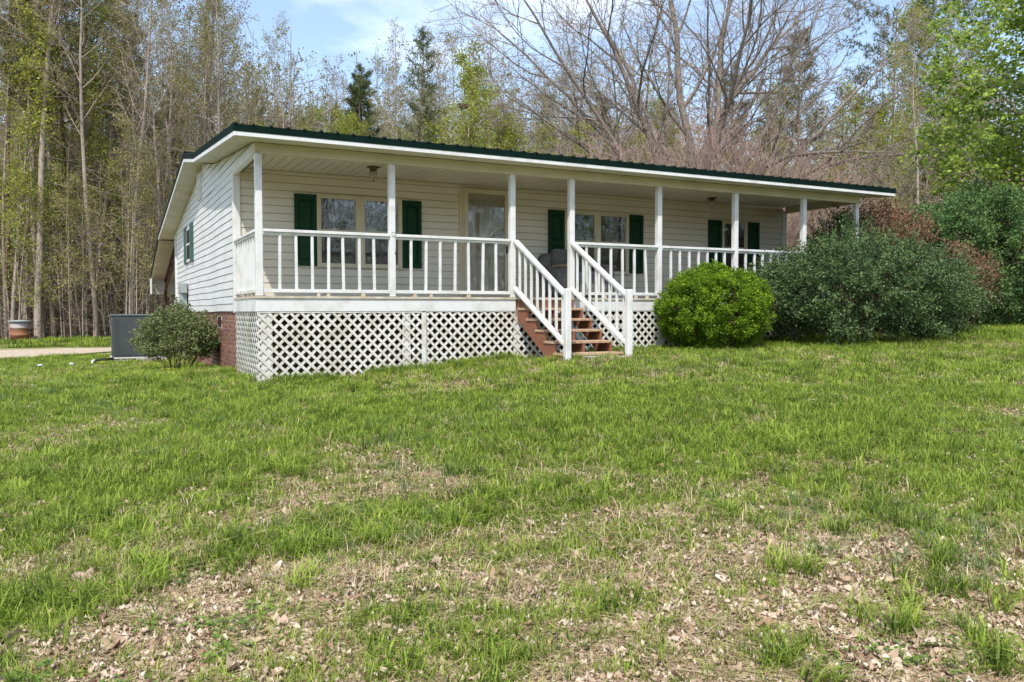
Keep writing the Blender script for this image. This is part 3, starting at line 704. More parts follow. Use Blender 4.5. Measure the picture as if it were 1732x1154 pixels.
# heat pump on its pad
az_ = h1(-1.1, 9.2)
ac = empty('heat_pump', (-1.1, 9.2, az_), 'dark grey heat pump unit standing on a concrete pad left of the house', 'heat pump')
ax0, ax1, ay0, ay1, zb_, zt_ = -1.63, -.60, 8.75, 9.65, az_ + .13, az_ + 1.06
MB().box(ax0, ax1, ay0, ay1, zb_, zt_).build('cabinet', M['charcoal'], ac, .012)
MB().box(ax0-.015, ax1+.015, ay0-.015, ay1+.015, zt_+.001, zt_+.045).build('lid', M['charcoal_top'], ac, .012)
MB().box(ax0+.045, ax1-.05, ay0-.010, ay0+.001, zb_+.04, zt_-.03).build('front_panel', M['charcoal'], ac, .004)
for q in range(3): MB().box(ax0+.065+q*.035, ax0+.075+q*.035, ay0-.016, ay0-.010, zb_+.06, zt_-.05).build('rib', M['charcoal'], ac)
MB().box(-.90, -.66, ay0-.014, ay0-.010, zt_-.30, zt_-.06).build('rating_label', M['label'], ac)
MB().box(ax0-.03, ax1+.05, ay0-.05, ay1+.05, zb_-.030, zb_-.001).build('base_rail', M['pvc'], ac)
cp = empty('concrete_pad', (-1.1, 9.2, az_), 'pale concrete blocks under the dark grey heat pump', 'concrete pad')
MB().box(ax0-.02, -1.18, ay0-.03, ay1, az_-.2, zb_-.031).build('block', M['concrete'], cp, .008)
MB().box(-1.15, ax1+.1, ay0-.07, ay1, az_-.2, zb_-.033).build('block', M['concrete'], cp, .008)
ln = empty('drain_hose', (-2.1, 8.6, az_), 'black drain hose with pale elbow in the grass left of the heat pump', 'hose')
P_ = lambda x, y, o: (x, y, h1(x, y) + o)
MB().tube([P_(-1.62, 8.72, .10), P_(-1.8, 8.6, .09), P_(-1.95, 8.45, .08), P_(-2.02, 8.4, .06)], .035, 8).build('hose', M['black_metal'], ln)
MB().tube([P_(-1.99, 8.42, .10), P_(-2.03, 8.36, .08), P_(-2.05, 8.3, .0)], .028, 8).build('elbow', M['pvc'], ln)
MB().tube([P_(-2.4, 7.9, .03), P_(-3.2, 7.75, .03), P_(-4.2, 7.6, .03), P_(-5.4, 7.3, .02)], .025, 6).build('pipe', M['black_metal'], ln)
for q, (x_, y_) in enumerate(((-2.42, 7.85), (-3.0, 7.75))):
    e_ = empty('pipe_cap', (x_, y_, h1(x_, y_)), ('white plastic pipe cap in the grass nearer the heat pump', 'white plastic pipe cap in the grass farther from the heat pump')[q], 'pipe cap', 'white pipe caps')
    MB().lathe(x_, y_, [(.045, h1(x_,y_)-.02), (.045, h1(x_,y_)+.06), (.055, h1(x_,y_)+.062), (.055, h1(x_,y_)+.09), (.03, h1(x_,y_)+.10)], 12).build('cap', M['pvc'], e_)

# burn barrel at the edge of the woods
bx, by = at(33, 34.5); bz = h1(bx, by)
mb_, n, b = mat('rusted_drum'); g = n.nodes.new("ShaderNodeTexCoord"); sp = n.nodes.new("ShaderNodeSeparateXYZ"); n.links.new(g.outputs['Object'], sp.inputs[0])
zz = noise(n, 3.5, 6, .6); ad = n.nodes.new("ShaderNodeMath"); ad.operation = 'MULTIPLY_ADD'; ad.inputs[1].default_value = .3; n.links.new(zz.outputs['Fac'], ad.inputs[0]); n.links.new(sp.outputs['Z'], ad.inputs[2])
rp_ = ramp(n, [(.10, (.09, .035, .03)), (.38, (.22, .085, .04)), (.74, (.27, .12, .055)), (.80, (.30, .25, .22)), (1.0, (.34, .33, .31))]); n.links.new(ad.outputs[0], rp_.inputs['Fac']); n.links.new(rp_.outputs['Color'], b.inputs['Base Color']); b.inputs['Roughness'].default_value = .7
br = empty('burn_barrel', (bx, by, bz), 'rusty steel drum with pale top standing at the edge of the woods', 'barrel')
prof = [(.35, -.05), (.35, .30), (.365, .315), (.365, .335), (.35, .35), (.35, .60), (.365, .615), (.365, .635), (.35, .65), (.35, .90)]
d_ = MB().lathe(0, 0, prof, 28); o = d_.build('drum', mb_); o.parent = br
o = MB().lathe(0, 0, [(.42, .88), (.44, .905), (.40, .93), (.05, .955)], 24).build('lid', M['grey_box']); o.parent = br

# ------------------------------------------------------------------ vegetation generators
def unit(v): return v / (np.linalg.norm(v) + 1e-12)
class Wood:
    def __init__(s, seed): s.rng = np.random.default_rng(seed); s.P = []; s.Q = []; s.A = []; s.B = []; s.L = []; s.tips = []
    def grow(s, p, d, L_, r, lev, cfg):
        c = cfg[lev]; rng = s.rng; n_ = c['seg']; pts = [p]; rads = [r]; dirs = []
        for i in range(n_):
            d = unit(d + rng.normal(0, c['wob'], 3) + np.array([0, 0, c['up']])); q = p + d * (L_ / n_)
            rb = r * (1 - (i + 1) / n_ * (1 - c['tip']))
            s.P.append(p); s.Q.append(q); s.A.append(rads[-1]); s.B.append(rb); s.L.append(lev)
            p = q; pts.append(p); rads.append(rb); dirs.append(d)
        s.tips.append((p, d, lev))
        if lev + 1 < len(cfg):
            m = c['kids']; m = int(m + rng.integers(-1, 2)) if m > 3 else m; az = rng.random() * 6.28
            for k in range(m):
                t = c['start'] + (1 - c['start']) * (k + rng.random() * .9) / m; f = t * n_; i = min(int(f), n_ - 1); u = f - i
                pp = pts[i] * (1 - u) + pts[i+1] * u; rr_ = rads[i] * (1 - u) + rads[i+1] * u; dd = dirs[i]
                az += 2.4 + rng.normal(0, .5); x = unit(np.cross(dd, [0.31, .17, .93] if abs(dd[2]) < .9 else [1, 0, 0])); y = np.cross(dd, x)
                an = c['ang'] * (1 + rng.normal(0, .18))
                nd = dd * math.cos(an) + (x * math.cos(az) + y * math.sin(az)) * math.sin(an)
                sh = c['shape'](t) if 'shape' in c else 1 - .55 * t
                s.grow(pp, nd, L_ * c['klen'] * sh * rng.uniform(.7, 1.15), min(rr_ * c['kr'], rr_ * .95), lev + 1, cfg)
    def mesh(s, name, m_, sel=None, sides=None, rmin=.004):
        P, Q, A, B, Lv = map(np.array, (s.P, s.Q, s.A, s.B, s.L)); V = []; Fc = []; n0 = 0
        for lv in sorted(set(Lv.tolist())):
            if sel is not None and lv not in sel: continue
            k = Lv == lv; p, q, a_, b_ = P[k], Q[k], np.maximum(A[k], rmin), np.maximum(B[k], rmin * .7); ns = (7 if lv == 0 else 5 if lv == 1 else 3) if sides is None else sides
            v_, f_ = tubes(p, q, a_, b_, ns); V.append(v_); Fc.append(f_ + n0); n0 += len(v_)
        return npmesh(name, np.concatenate(V), np.concatenate(Fc), m_, smooth=True)

def tubes(p, q, a_, b_, ns):
    d = q - p; d /= np.linalg.norm(d, axis=1)[:,None] + 1e-12; ref = np.where(np.abs(d[:,2:3]) < .9, [[0,0,1.]], [[1.,0,0]]); x = np.cross(d, ref); x /= np.linalg.norm(x, axis=1)[:,None]; y = np.cross(d, x)
    an = np.arange(ns) * 2 * math.pi / ns; ring = x[:,None,:]*np.cos(an)[None,:,None] + y[:,None,:]*np.sin(an)[None,:,None]
    v_ = np.concatenate([p[:,None,:] + ring * a_[:,None,None], q[:,None,:] + ring * b_[:,None,None]], 1).reshape(-1, 3)
    base = (np.arange(len(p)) * 2 * ns)[:,None]; j = np.arange(ns); j2 = (j + 1) % ns
    f_ = np.stack([base + j, base + j2, base + ns + j2, base + ns + j], -1).reshape(-1, 4); return v_, f_

def leaves(rng, C, ax, nrm, ln, wd, tint, fold=.25):
    """diamond leaves, base at C, along ax, folded about the midrib"""
    n_ = len(C); ax = ax / (np.linalg.norm(ax, axis=1)[:,None] + 1e-9); s_ = np.cross(ax, nrm); s_ /= np.linalg.norm(s_, axis=1)[:,None] + 1e-9; nn = np.cross(s_, ax)
    ln = np.broadcast_to(ln, (n_,))[:,None]; wd = np.broadcast_to(wd, (n_,))[:,None]
    mid = C + ax * ln * .5 + nn * wd * fold
    V = np.stack([C, mid + s_ * wd * .5, C + ax * ln, mid - s_ * wd * .5], 1).reshape(-1, 3)
    return V, np.arange(n_ * 4).reshape(-1, 4), np.repeat(tint, 4)
def rdir(rng, n_): v_ = rng.normal(size=(n_, 3)); return v_ / np.linalg.norm(v_, axis=1)[:,None]

def leafcloud(rng, centers, per, rad, ln, wd, up=.5, tint0=.5, tvar=.25, flat=1.0):
    """per leaves round each centre"""
    C = np.repeat(np.asarray(centers), per, 0); n_ = len(C); off = rdir(rng, n_) * (rng.random(n_) ** .5)[:,None] * rad; off[:,2] *= flat
    ax = rdir(rng, n_); ax[:,2] = ax[:,2] * .6 - .1; nr = rdir(rng, n_) + np.array([0, 0, up]); ct = np.repeat(rng.normal(tint0, tvar * .6, len(centers)), per)
    return leaves(rng, C + off, ax, nr, ln * rng.uniform(.7, 1.25, n_), wd * rng.uniform(.7, 1.25, n_), np.clip(ct + rng.normal(0, tvar, n_), 0, 1))

TREES = {}
def hardwood(key, seed, Ht, r, start=.35, k1=22, leaf=None, per=3, ln=.09, wd=.05, lrad=.25, bark='bark', twig='twig', ang=.75, klen=.22, up=.06, k2=7, k3=5, tvar=.3):
    cfg = [dict(seg=12, wob=.030, up=.02, tip=.12, kids=k1, start=start, ang=ang, klen=klen, kr=.42, shape=lambda t: 1.15 - .75 * t),
           dict(seg=5, wob=.10, up=up, tip=.25, kids=k2, start=.2, ang=.75, klen=.48, kr=.5),
           dict(seg=3, wob=.13, up=up * .8, tip=.4, kids=k3, start=.15, ang=.7, klen=.5, kr=.6),
           dict(seg=2, wob=.16, up=.03, tip=.5)]
    W_ = Wood(seed); W_.grow(np.array([0, 0, -.3]), np.array([W_.rng.normal(0, .02), W_.rng.normal(0, .02), 1.0]), Ht, r, 0, cfg)
    parts = [('trunk', W_.mesh('trunk', M[bark], {0, 1})), ('crown', W_.mesh('crown', M[twig], {2, 3}, 3, .0085))]
    if leaf:
        tp = np.array([t[0] for t in W_.tips if t[2] >= 2]); v_, f_, t_ = leafcloud(W_.rng, tp, per, lrad, ln, wd, .4, .5, tvar); parts.append(('foliage', npmesh('foliage', v_, f_, M[leaf], t_)))
    TREES[key] = parts
def pine(key, seed, Ht, r, start=.5, k1=34, klen=.17, needle='needle', per=11, nl=.30, droop=-.02, bark='bark_pine', shape=None):
    cfg = [dict(seg=12, wob=.02, up=.03, tip=.15, kids=k1, start=start, ang=1.25, klen=klen, kr=.35, shape=shape or (lambda t: 1.25 - 1.0 * t)),
           dict(seg=4, wob=.08, up=.06, tip=.3, kids=9, start=.3, ang=.75, klen=.42, kr=.5),
           dict(seg=2, wob=.12, up=.08, tip=.5)]
    W_ = Wood(seed); W_.grow(np.array([0, 0, -.3]), np.array([W_.rng.normal(0, .015), W_.rng.normal(0, .015), 1.0]), Ht, r, 0, cfg); rng_ = W_.rng
    tp = np.array([t[0] for t in W_.tips]); td = np.array([t[1] for t in W_.tips]); tp = np.concatenate([tp, tp - td * .22, tp - td * .5, tp - td * .8 + rng_.normal(0, .1, tp.shape)]); td = np.tile(td, (4, 1))
    n_ = len(tp) * per; C = np.repeat(tp, per, 0); D = np.repeat(td, per, 0) * .7 + rdir(rng_, n_); D[:,2] += .15; D /= np.linalg.norm(D, axis=1)[:,None]
    s_ = np.cross(D, rdir(rng_, n_)); s_ /= np.linalg.norm(s_, axis=1)[:,None]; ln = (nl * rng_.uniform(.6, 1.15, n_))[:,None]; wd = nl * .06
    V = np.stack([C - s_*wd, C + s_*wd, C + D*ln + s_*wd*.4, C + D*ln - s_*wd*.4], 1).reshape(-1, 3)
    ti = np.clip(np.repeat(rng_.normal(.42, .2, len(tp)), per) + rng_.normal(0, .15, n_), 0, 1)
    TREES[key] = [('trunk', W_.mesh('trunk', M[bark], None)), ('crown', npmesh('crown', V, np.arange(n_*4).reshape(-1,4), M[needle], np.repeat(ti, 4)))]
def plant(key, name, x, y, label, cat, group=None, sc=1.0, rz=None, sink=0.0, rnd=random.Random(9), sz=None):
    t = empty(name, (x, y, h1(x, y) - sink), label, cat, group); t.rotation_euler = (0, 0, rnd.uniform(0, 6.28) if rz is None else rz); t.scale = (sc, sc, sz or sc)
    for nm, me in TREES[key]: link(nm, me, t)
    return t

for i in range(4): hardwood('bare%d' % i, 20 + i, 17.5 + i * .8, .10 + .012 * i, .38 + .04 * i, 20 + i, 'bud', 4, .095, .06, .25)
for i in range(2): hardwood('pale%d' % i, 30 + i, 18 + i, .11, .40, 24, 'bud', 2, .085, .055, .25, bark='pale_twig' if False else 'bark', twig='pale_twig', ang=.55, klen=.20, up=.10)
for i in range(2): hardwood('leafing%d' % i, 40 + i, 14 + i, .10, .25, 24, 'ygreen', 9, .13, .09, .45, k3=4)
for i in range(2): hardwood('sapling%d' % i, 50 + i, 7.5 + i, .035, .15, 16, 'bud' if i else 'ygreen', 6, .095, .06, .3, klen=.26, k2=5, k3=3)
for i in range(3): pine('pine%d' % i, 60 + i, 19 + i * 1.2, .17, .52, 34)
pine('tallpine', 66, 20, .18, .62, 26, .20, shape=lambda t: .75 + .9 * math.sin(t * 3.0) * .6)
pine('narrowpine', 67, 15, .11, .35, 40, .13, per=3, nl=.27, shape=lambda t: 1.35 - 1.05 * t)
pine('youngpine', 68, 7, .06, .15, 20, .20, 'needle_young', 14, .26)

rt = random.Random(12)
G_L = 'thin bare trees of the left wood'; G_B = 'thin bare trees behind the house'; G_R = 'thin bare trees of the right wood'
bare = ['bare0', 'bare1', 'bare2', 'bare3']; pale = ['pale0', 'pale1']
# nearest trunks on the left, told apart by where they stand
for key, px, dep, sc, lab in (('bare3', 64, 35.5, 1.25, 'thickest bare trunk behind the rusty drum, rising out of the frame'), ('bare1', 92, 37.5, 1.1, 'straight grey trunk just right of the thickest trunk near the drum'),
        ('bare2', 163, 36.5, 1.0, 'bare tree with pale trunk at the wood edge midway between drum and house'), ('pale0', 222, 35.5, 1.05, 'tall pale tree standing above the dark grey heat pump'),
        ('bare0', 151, 39, 1.1, 'bare forest tree close left of the pale trunk midway between drum and house'), ('pale1', 268, 42, 1.1, 'tall pale leafless tree rising above the left corner of the roof'), ('pale0', 322, 45, 1.1, 'pale leafless tree straight above the gable end')):
    x, y = at(px, dep); plant(key, 'bare_tree', x, y, lab, 'tree', 'trees at the edge of the left wood', sc)
for key, px, dep, sc, lab in (('pine0', 12, 37, 1.05, 'tall dark pine at the far left edge of the picture'), ('pine1', 118, 40, 1.0, 'dark pine rising behind the bare trunks left of the heat pump'), ('pine2', 205, 46, .95, 'dark pine above the heat pump with blue sky beside its tip'), ('pine0', 285, 55, .85, 'small dark pine top seen left of the roof corner'),
        ('pine1', 625, 62, .92, 'round topped dark pine standing left of the tall thin pine'), ('narrowpine', 703, 46, 1.12, 'slim pine with tufted top rising against the sky behind the porch'), ('narrowpine', 905, 55, .98, 'slim dark pine right of the yellow green tree'), ('youngpine', 752, 38, .92, 'small bright green young pine just above the roof line'),
        ('pine2', 1340, 60, .92, 'dark pine hidden behind the right limbs of the great bare tree'), ('tallpine', 1500, 58, 1.02, 'tall broad pine standing alone against the sky on the right'), ('tallpine', 1600, 62, 1.1, 'tall pine partly behind the bright green tree on the right'), ('narrowpine', 1556, 44, .85, 'narrow dark conifer left of the bright green tree'), ('pine1', 1230, 66, .95, 'dark pine directly behind the trunks of the great bare tree')):
    x, y = at(px, dep); plant(key, 'pine_tree', x, y, lab, 'pine', 'pines of the surrounding woods', sc)
for key, px, dep, sc, lab in (('leafing0', 785, 44, 1.05, 'yellow green leafing tree behind the roof near the small pine'), ('leafing1', 130, 38, 1.0, 'leafing yellow green tree in the upper left of the wood'), ('leafing0', 20, 36, 1.0, 'leafing tree at the far left of the wood'), ('leafing1', 515, 60, 1.0, 'pale leafing tree behind the roof left of the pines'),
        ('leafing1', 1565, 48, 1.1, 'yellow leafing tree in front of the tall pines on the right'), ('leafing0', 1400, 50, .92, 'yellow green tree behind the drooping right limbs'), ('leafing1', 1290, 52, .9, 'leafing tree glimpsed through the great bare tree'), ('leafing0', 1050, 54, .85, 'leafing tree left of the great bare tree trunks'), ('leafing0', 1470, 46, .8, 'leafing tree over the right end of the roof')):
    x, y = at(px, dep); plant(key, 'leafing_tree', x, y, lab, 'tree', 'trees coming into leaf', sc)
def fill(n_, pa, pb, da, db, keys, group, label, sa=.85, sb=1.15, name='bare_tree'):
    for i in range(n_):
        px = pa + (pb - pa) * (i + rt.random()) / n_; dep = rt.uniform(da, db); x, y = at(px, dep)
        plant(rt.choice(keys), name, x, y, label, 'tree', group, rt.uniform(sa, sb), rnd=rt)
fill(56, -120, 420, 36, 58, bare + ['bare0', 'sapling0'], G_L, 'thin grey tree among many alike in the wood left of the house')
fill(30, -120, 420, 34.5, 40, ['sapling0', 'sapling1'], 'saplings at the edge of the left wood', 'spindly sapling with scattered spring leaves at the edge of the left wood', .8, 1.2, 'sapling')
fill(58, 400, 1000, 48, 78, bare + pale + pale + ['leafing0'], G_B, 'slender leafless tree among many alike behind the left half of the roof', .78, 1.02)
fill(16, 420, 1120, 46, 62, ['leafing0', 'leafing1', 'leafing0'], 'leafing trees behind the house', 'small yellow green leafing tree among many alike behind the house', .75, 1.05, 'leafing_tree')
fill(7, 440, 1500, 60, 74, ['pine0', 'pine1', 'pine2'], 'pines far behind the house', 'small far pine half hidden among the bare trunks behind the house', .72, .9, 'pine_tree')
fill(14, 960, 1520, 54, 78, bare + ['bare1'], 'thin trees behind the great bare tree', 'thin tree among many alike behind the great bare tree', .60, .80)
fill(22, 1440, 1880, 40, 62, bare + ['sapling0', 'sapling1'], G_R, 'thin tree among many alike in the wood beyond the right shrubs', .6, .82)
fill(22, 400, 1500, 40, 50, ['sapling0', 'sapling1', 'sapling0'], 'saplings behind the house', 'spindly leafing sapling just above the roof line behind the house', .85, 1.2, 'sapling')

# the woods behind: countless stems and twigs
def thicket(name, label, seed, n_, pa, pb, da, db, ha, hb, r_, twm, kids, leafm=None, per=1, lsz=.09):
    rg_ = np.random.default_rng(seed); px = rg_.uniform(pa, pb, n_); dep = rg_.uniform(da, db, n_)
    B = CAM[None,:] + (v0[None,:] + r0[None,:] * ((px - 866) / F_PX)[:,None]) * dep[:,None]; B[:,2] = H(B[:,0], B[:,1]) - .1
    ht = rg_.uniform(ha, hb, n_); lean = rg_.normal(0, .06, (n_, 3)); lean[:,2] = 1; P_a = []; Q_a = []; A_a = []; B_a = []; p = B; rr_ = r_ * rg_.uniform(.5, 1.3, n_)
    for i in range(4):
        q = p + (lean + rg_.normal(0, .05, (n_, 3)) * [1, 1, 0]) * (ht / 4)[:,None]; P_a.append(p); Q_a.append(q); A_a.append(rr_ * (1 - i * .2)); B_a.append(rr_ * (1 - (i + 1) * .2)); p = q
    tips = []
    P_s = np.concatenate(P_a); Q_s = np.concatenate(Q_a); m_ = len(P_s) * kids; s0 = np.repeat(np.arange(len(P_s)), kids); t = rg_.random(m_)[:,None]; b0 = P_s[s0] * (1 - t) + Q_s[s0] * t
    d = rdir(rg_, m_); d[:,2] = np.abs(d[:,2]) * .8 + .1; ln = rg_.uniform(.5, 1.5, m_)[:,None] * (hb / 9) ** .5; e0 = b0 + d * ln; P_a.append(b0); Q_a.append(e0); A_a.append(np.full(m_, r_ * .28)); B_a.append(np.full(m_, r_ * .14))
    b1 = b0 + d * ln * rg_.random(m_)[:,None]; d1 = unit_rows(d + rdir(rg_, m_) * .8); e1 = b1 + d1 * ln * .6; P_a.append(b1); Q_a.append(e1); A_a.append(np.full(m_, r_ * .18)); B_a.append(np.full(m_, r_ * .1))
    v_, f_ = tubes(*map(np.concatenate, (P_a, Q_a, A_a, B_a)), 3)
    o = tag(link(name, npmesh(name, v_, f_, M[twm], smooth=True)), label, 'thicket', kind='stuff')
    if leafm:
        v_, f_, t_ = leafcloud(rg_, np.concatenate([e0, e1]), per, .25, lsz, lsz * .65, .4, .5, .3)
        link('leaves', npmesh('leaves', v_, f_, M[leafm], t_), o)
    return o
def unit_rows(v_): return v_ / (np.linalg.norm(v_, axis=1)[:,None] + 1e-9)
thicket('undergrowth', 'tangled brown undergrowth of thin stems under the left wood', 71, 900, -140, 430, 36, 56, 3, 10, .035, 'twig', 4, 'bud', 2, .11)
thicket('distant_woods', 'far grey wood of countless stems behind the left trees', 72, 900, -200, 520, 54, 84, 13, 20, .09, 'bark', 4, 'bud', 3, .22)
thicket('distant_woods', 'far wood of countless stems behind the house', 73, 1000, 400, 1150, 62, 96, 12, 21, .07, 'twig', 6, 'bud', 3, .22)
thicket('distant_woods', 'far wood of countless stems on the right behind the shrubs', 74, 800, 1080, 1950, 60, 90, 10, 18, .08, 'twig', 5, 'bud', 3, .24)
thicket('undergrowth', 'brown undergrowth of thin stems beyond the right end of the porch', 75, 500, 1150, 1900, 38, 54, 2.5, 8, .03, 'twig', 4, 'bud', 2, .11)

# the great bare tree behind the roof
def great_tree():
    W_ = Wood(101); rng_ = W_.rng
    cfg = [dict(seg=10, wob=.10, up=.0, tip=.15, kids=11, start=.16, ang=.60, klen=.50, kr=.55, shape=lambda t: 1.1 - .55 * t),
           dict(seg=6, wob=.12, up=.035, tip=.25, kids=9, start=.15, ang=.68, klen=.52, kr=.52),
           dict(seg=4, wob=.15, up=.03, tip=.3, kids=8, start=.12, ang=.7, klen=.55, kr=.55),
           dict(seg=3, wob=.18, up=.02, tip=.5)]
    low = [dict(cfg[0], up=-.018, wob=.10, kids=9), dict(cfg[1], up=-.01, wob=.16), dict(cfg[2], wob=.2), cfg[3]]
    rr3 = np.array([r0[0], r0[1], 0]); vv = np.array([v0[0], v0[1], 0])
    limbs = [(-.95, .1, 11.5, .14, 3.2), (-.68, .25, 11.5, .15, 3.0), (-.42, -.3, 11, .16, 3.6), (-.22, .35, 12, .18, 4.0), (-.05, -.2, 12, .20, 4.4), (.10, .3, 12.5, .19, 4.2), (.28, -.25, 12, .17, 3.9), (.46, .2, 11.5, .16, 3.5), (.68, -.1, 11, .15, 3.2), (.02, -.6, 10, .14, 3.6), (.15, .7, 10, .14, 3.6)]
    base = np.array([0, 0, -.4]); fork = np.array([.1, .1, 3.6])
    W_.P.append(base); W_.Q.append(fork); W_.A.append(.52); W_.B.append(.40); W_.L.append(0)
    for (sx, sv_, L_, r_, z_) in limbs:
        d = unit(rr3 * sx * 1.12 + vv * sv_ * .8 + np.array([0, 0, .85])); s0 = np.array([.1, .1, z_]) + rr3 * sx * .35
        W_.P.append(np.array([.1, .1, z_ - 1.2])); W_.Q.append(s0); W_.A.append(r_ * 1.1); W_.B.append(r_ * .82); W_.L.append(0); W_.grow(s0, d, L_, r_ * .82, 0, cfg)
    for (sx, sv_, L_, r_, z_) in ((1.0, -.2, 8.6, .14, 4.0), (.9, .4, 7.6, .12, 3.4), (.85, -.6, 7, .11, 4.6), (-.95, -.2, 8, .11, 3.8)):
        d = unit(rr3 * sx + vv * sv_ * .8 + np.array([0, 0, .33])); W_.grow(np.array([.1, .1, z_]), d, L_, r_, 0, low)
    return [('trunk', W_.mesh('trunk', M['bark_big'], {0})), ('limbs', W_.mesh('limbs', M['bark_big'], {1, 2}, 4, .010)), ('crown', W_.mesh('crown', M['twig'], {3}, 3, .0075))]
TREES['great'] = great_tree()
x, y = at(1172, 29.5); plant('great', 'great_bare_tree', x, y, 'great spreading leafless tree with many limbs towering behind the roof', 'tree', rz=0.0)

# tan brush and pale fallen-looking branches right behind the ridge
def brush(key, seed, n_, sx, sy, ht, twm, curl=.10, kids=7, r_=.010, up=.05):
    W_ = Wood(seed); rng_ = W_.rng
    cfg = [dict(seg=5, wob=curl, up=up, tip=.35, kids=kids, start=.25, ang=.55, klen=.45, kr=.65), dict(seg=3, wob=.2, up=.02, tip=.4, kids=4, start=.2, ang=.65, klen=.5, kr=.7), dict(seg=2, wob=.2, up=0, tip=.6)]
    for i in range(n_):
        a_ = rng_.random() * 6.28; q = math.sqrt(rng_.random()); bx_, by_ = math.cos(a_) * q, math.sin(a_) * q
        p = np.array([bx_ * sx * .8, by_ * sy * .8, 0]); d = unit(np.array([bx_ * .5, by_ * .5, 1.0]) + rng_.normal(0, .2, 3))
        W_.grow(p, d, ht * (1.12 - .35 * q * q) * rng_.uniform(.85, 1.05), r_ * 1.6, 0, cfg)
    TREES[key] = [('branches', W_.mesh(key, M[twm], None, 3, r_ * .55))]
brush('brush', 111, 290, 4.8, 2.6, 5.6, 'brush_twig', .14, 9, r_=.010)
x, y = at(1165, 25.5); plant('brush', 'bare_shrub', x, y, 'broad reddish tan leafless shrub showing above the roof under the great tree', 'shrub', sc=1.0, rz=-AZ)
brush('palebrush', 112, 40, 3.0, 2.0, 5.3, 'pale_twig', .28, 6, .016, -.06)
x, y = at(1395, 26.5); plant('palebrush', 'bare_shrub', x, y, 'pale twisted leafless shrub above the right end of the roof', 'shrub', sc=.95, rz=-AZ)

# bright green tree on the right
def green_tree():
    cfg = [dict(seg=9, wob=.06, up=.03, tip=.2, kids=19, start=.10, ang=1.0, klen=.52, kr=.5, shape=lambda t: 1.15 - .6 * t),
           dict(seg=5, wob=.12, up=.03, tip=.3, kids=8, start=.15, ang=.8, klen=.48, kr=.5), dict(seg=3, wob=.15, up=.0, tip=.4, kids=5, start=.15, ang=.75, klen=.5, kr=.55), dict(seg=2, wob=.18, up=-.02, tip=.5)]
    W_ = Wood(121)
    for dx_, d in ((-.25, (-.16, .0, 1)), (.2, (.1, .1, 1)), (.0, (-.02, -.14, 1))): W_.grow(np.array([dx_, dx_ * .4, -.3]), unit(np.array(d, float)), 8.6, .10, 0, cfg)
    tp = np.array([t[0] for t in W_.tips if t[2] == 3]); rng_ = W_.rng; v_, f_, t_ = leafcloud(rng_, tp, 15, .30, .13, .09, .9, .55, .26, .5)
    return [('trunk', W_.mesh('trunk', M['bark'], {0, 1})), ('crown', W_.mesh('crown', M['twig'], {2, 3}, 3, .006)), ('foliage', npmesh('foliage', v_, f_, M['lgreen'], t_))]
TREES['green'] = green_tree()
x, y = at(1775, 21.5); plant('green', 'green_leaf_tree', x, y, 'bright green leafy tree filling the upper right corner', 'tree', rz=.3)

# trees across the road, behind the photographer (what the window panes mirror)
for i in range(26):
    x = -48 + i * 4.1 + rt.uniform(-1, 1); y = -44 + rt.uniform(-5, 5)
    plant(rt.choice(['pine0', 'pine1', 'leafing0', 'leafing1', 'pine2']), 'roadside_tree', x, y, 'roadside tree across from the house, seen only mirrored in the panes', 'tree', 'trees across the road', rt.uniform(.75, .95), rnd=rt)

def far_thicket():
    rg_ = np.random.default_rng(77); n_ = 1300; B = np.stack([rg_.uniform(-60, 64, n_), rg_.uniform(-62, -46, n_), np.zeros(n_)], 1); B[:,2] = H(B[:,0], B[:,1]); C = np.repeat(B, 14, 0); C[:,2] += rg_.uniform(.2, 11.5, len(C)); C[:,:2] += rg_.normal(0, .8, (len(C), 2))
    v_, f_, t_ = leafcloud(rg_, C, 2, .5, .5, .35, .4, .4, .3); tag(link('roadside_thicket', npmesh('roadside_thicket', v_, f_, M['holly'], t_)), 'dense green thicket across the road, mirrored in the panes', 'thicket', kind='stuff')
far_thicket()

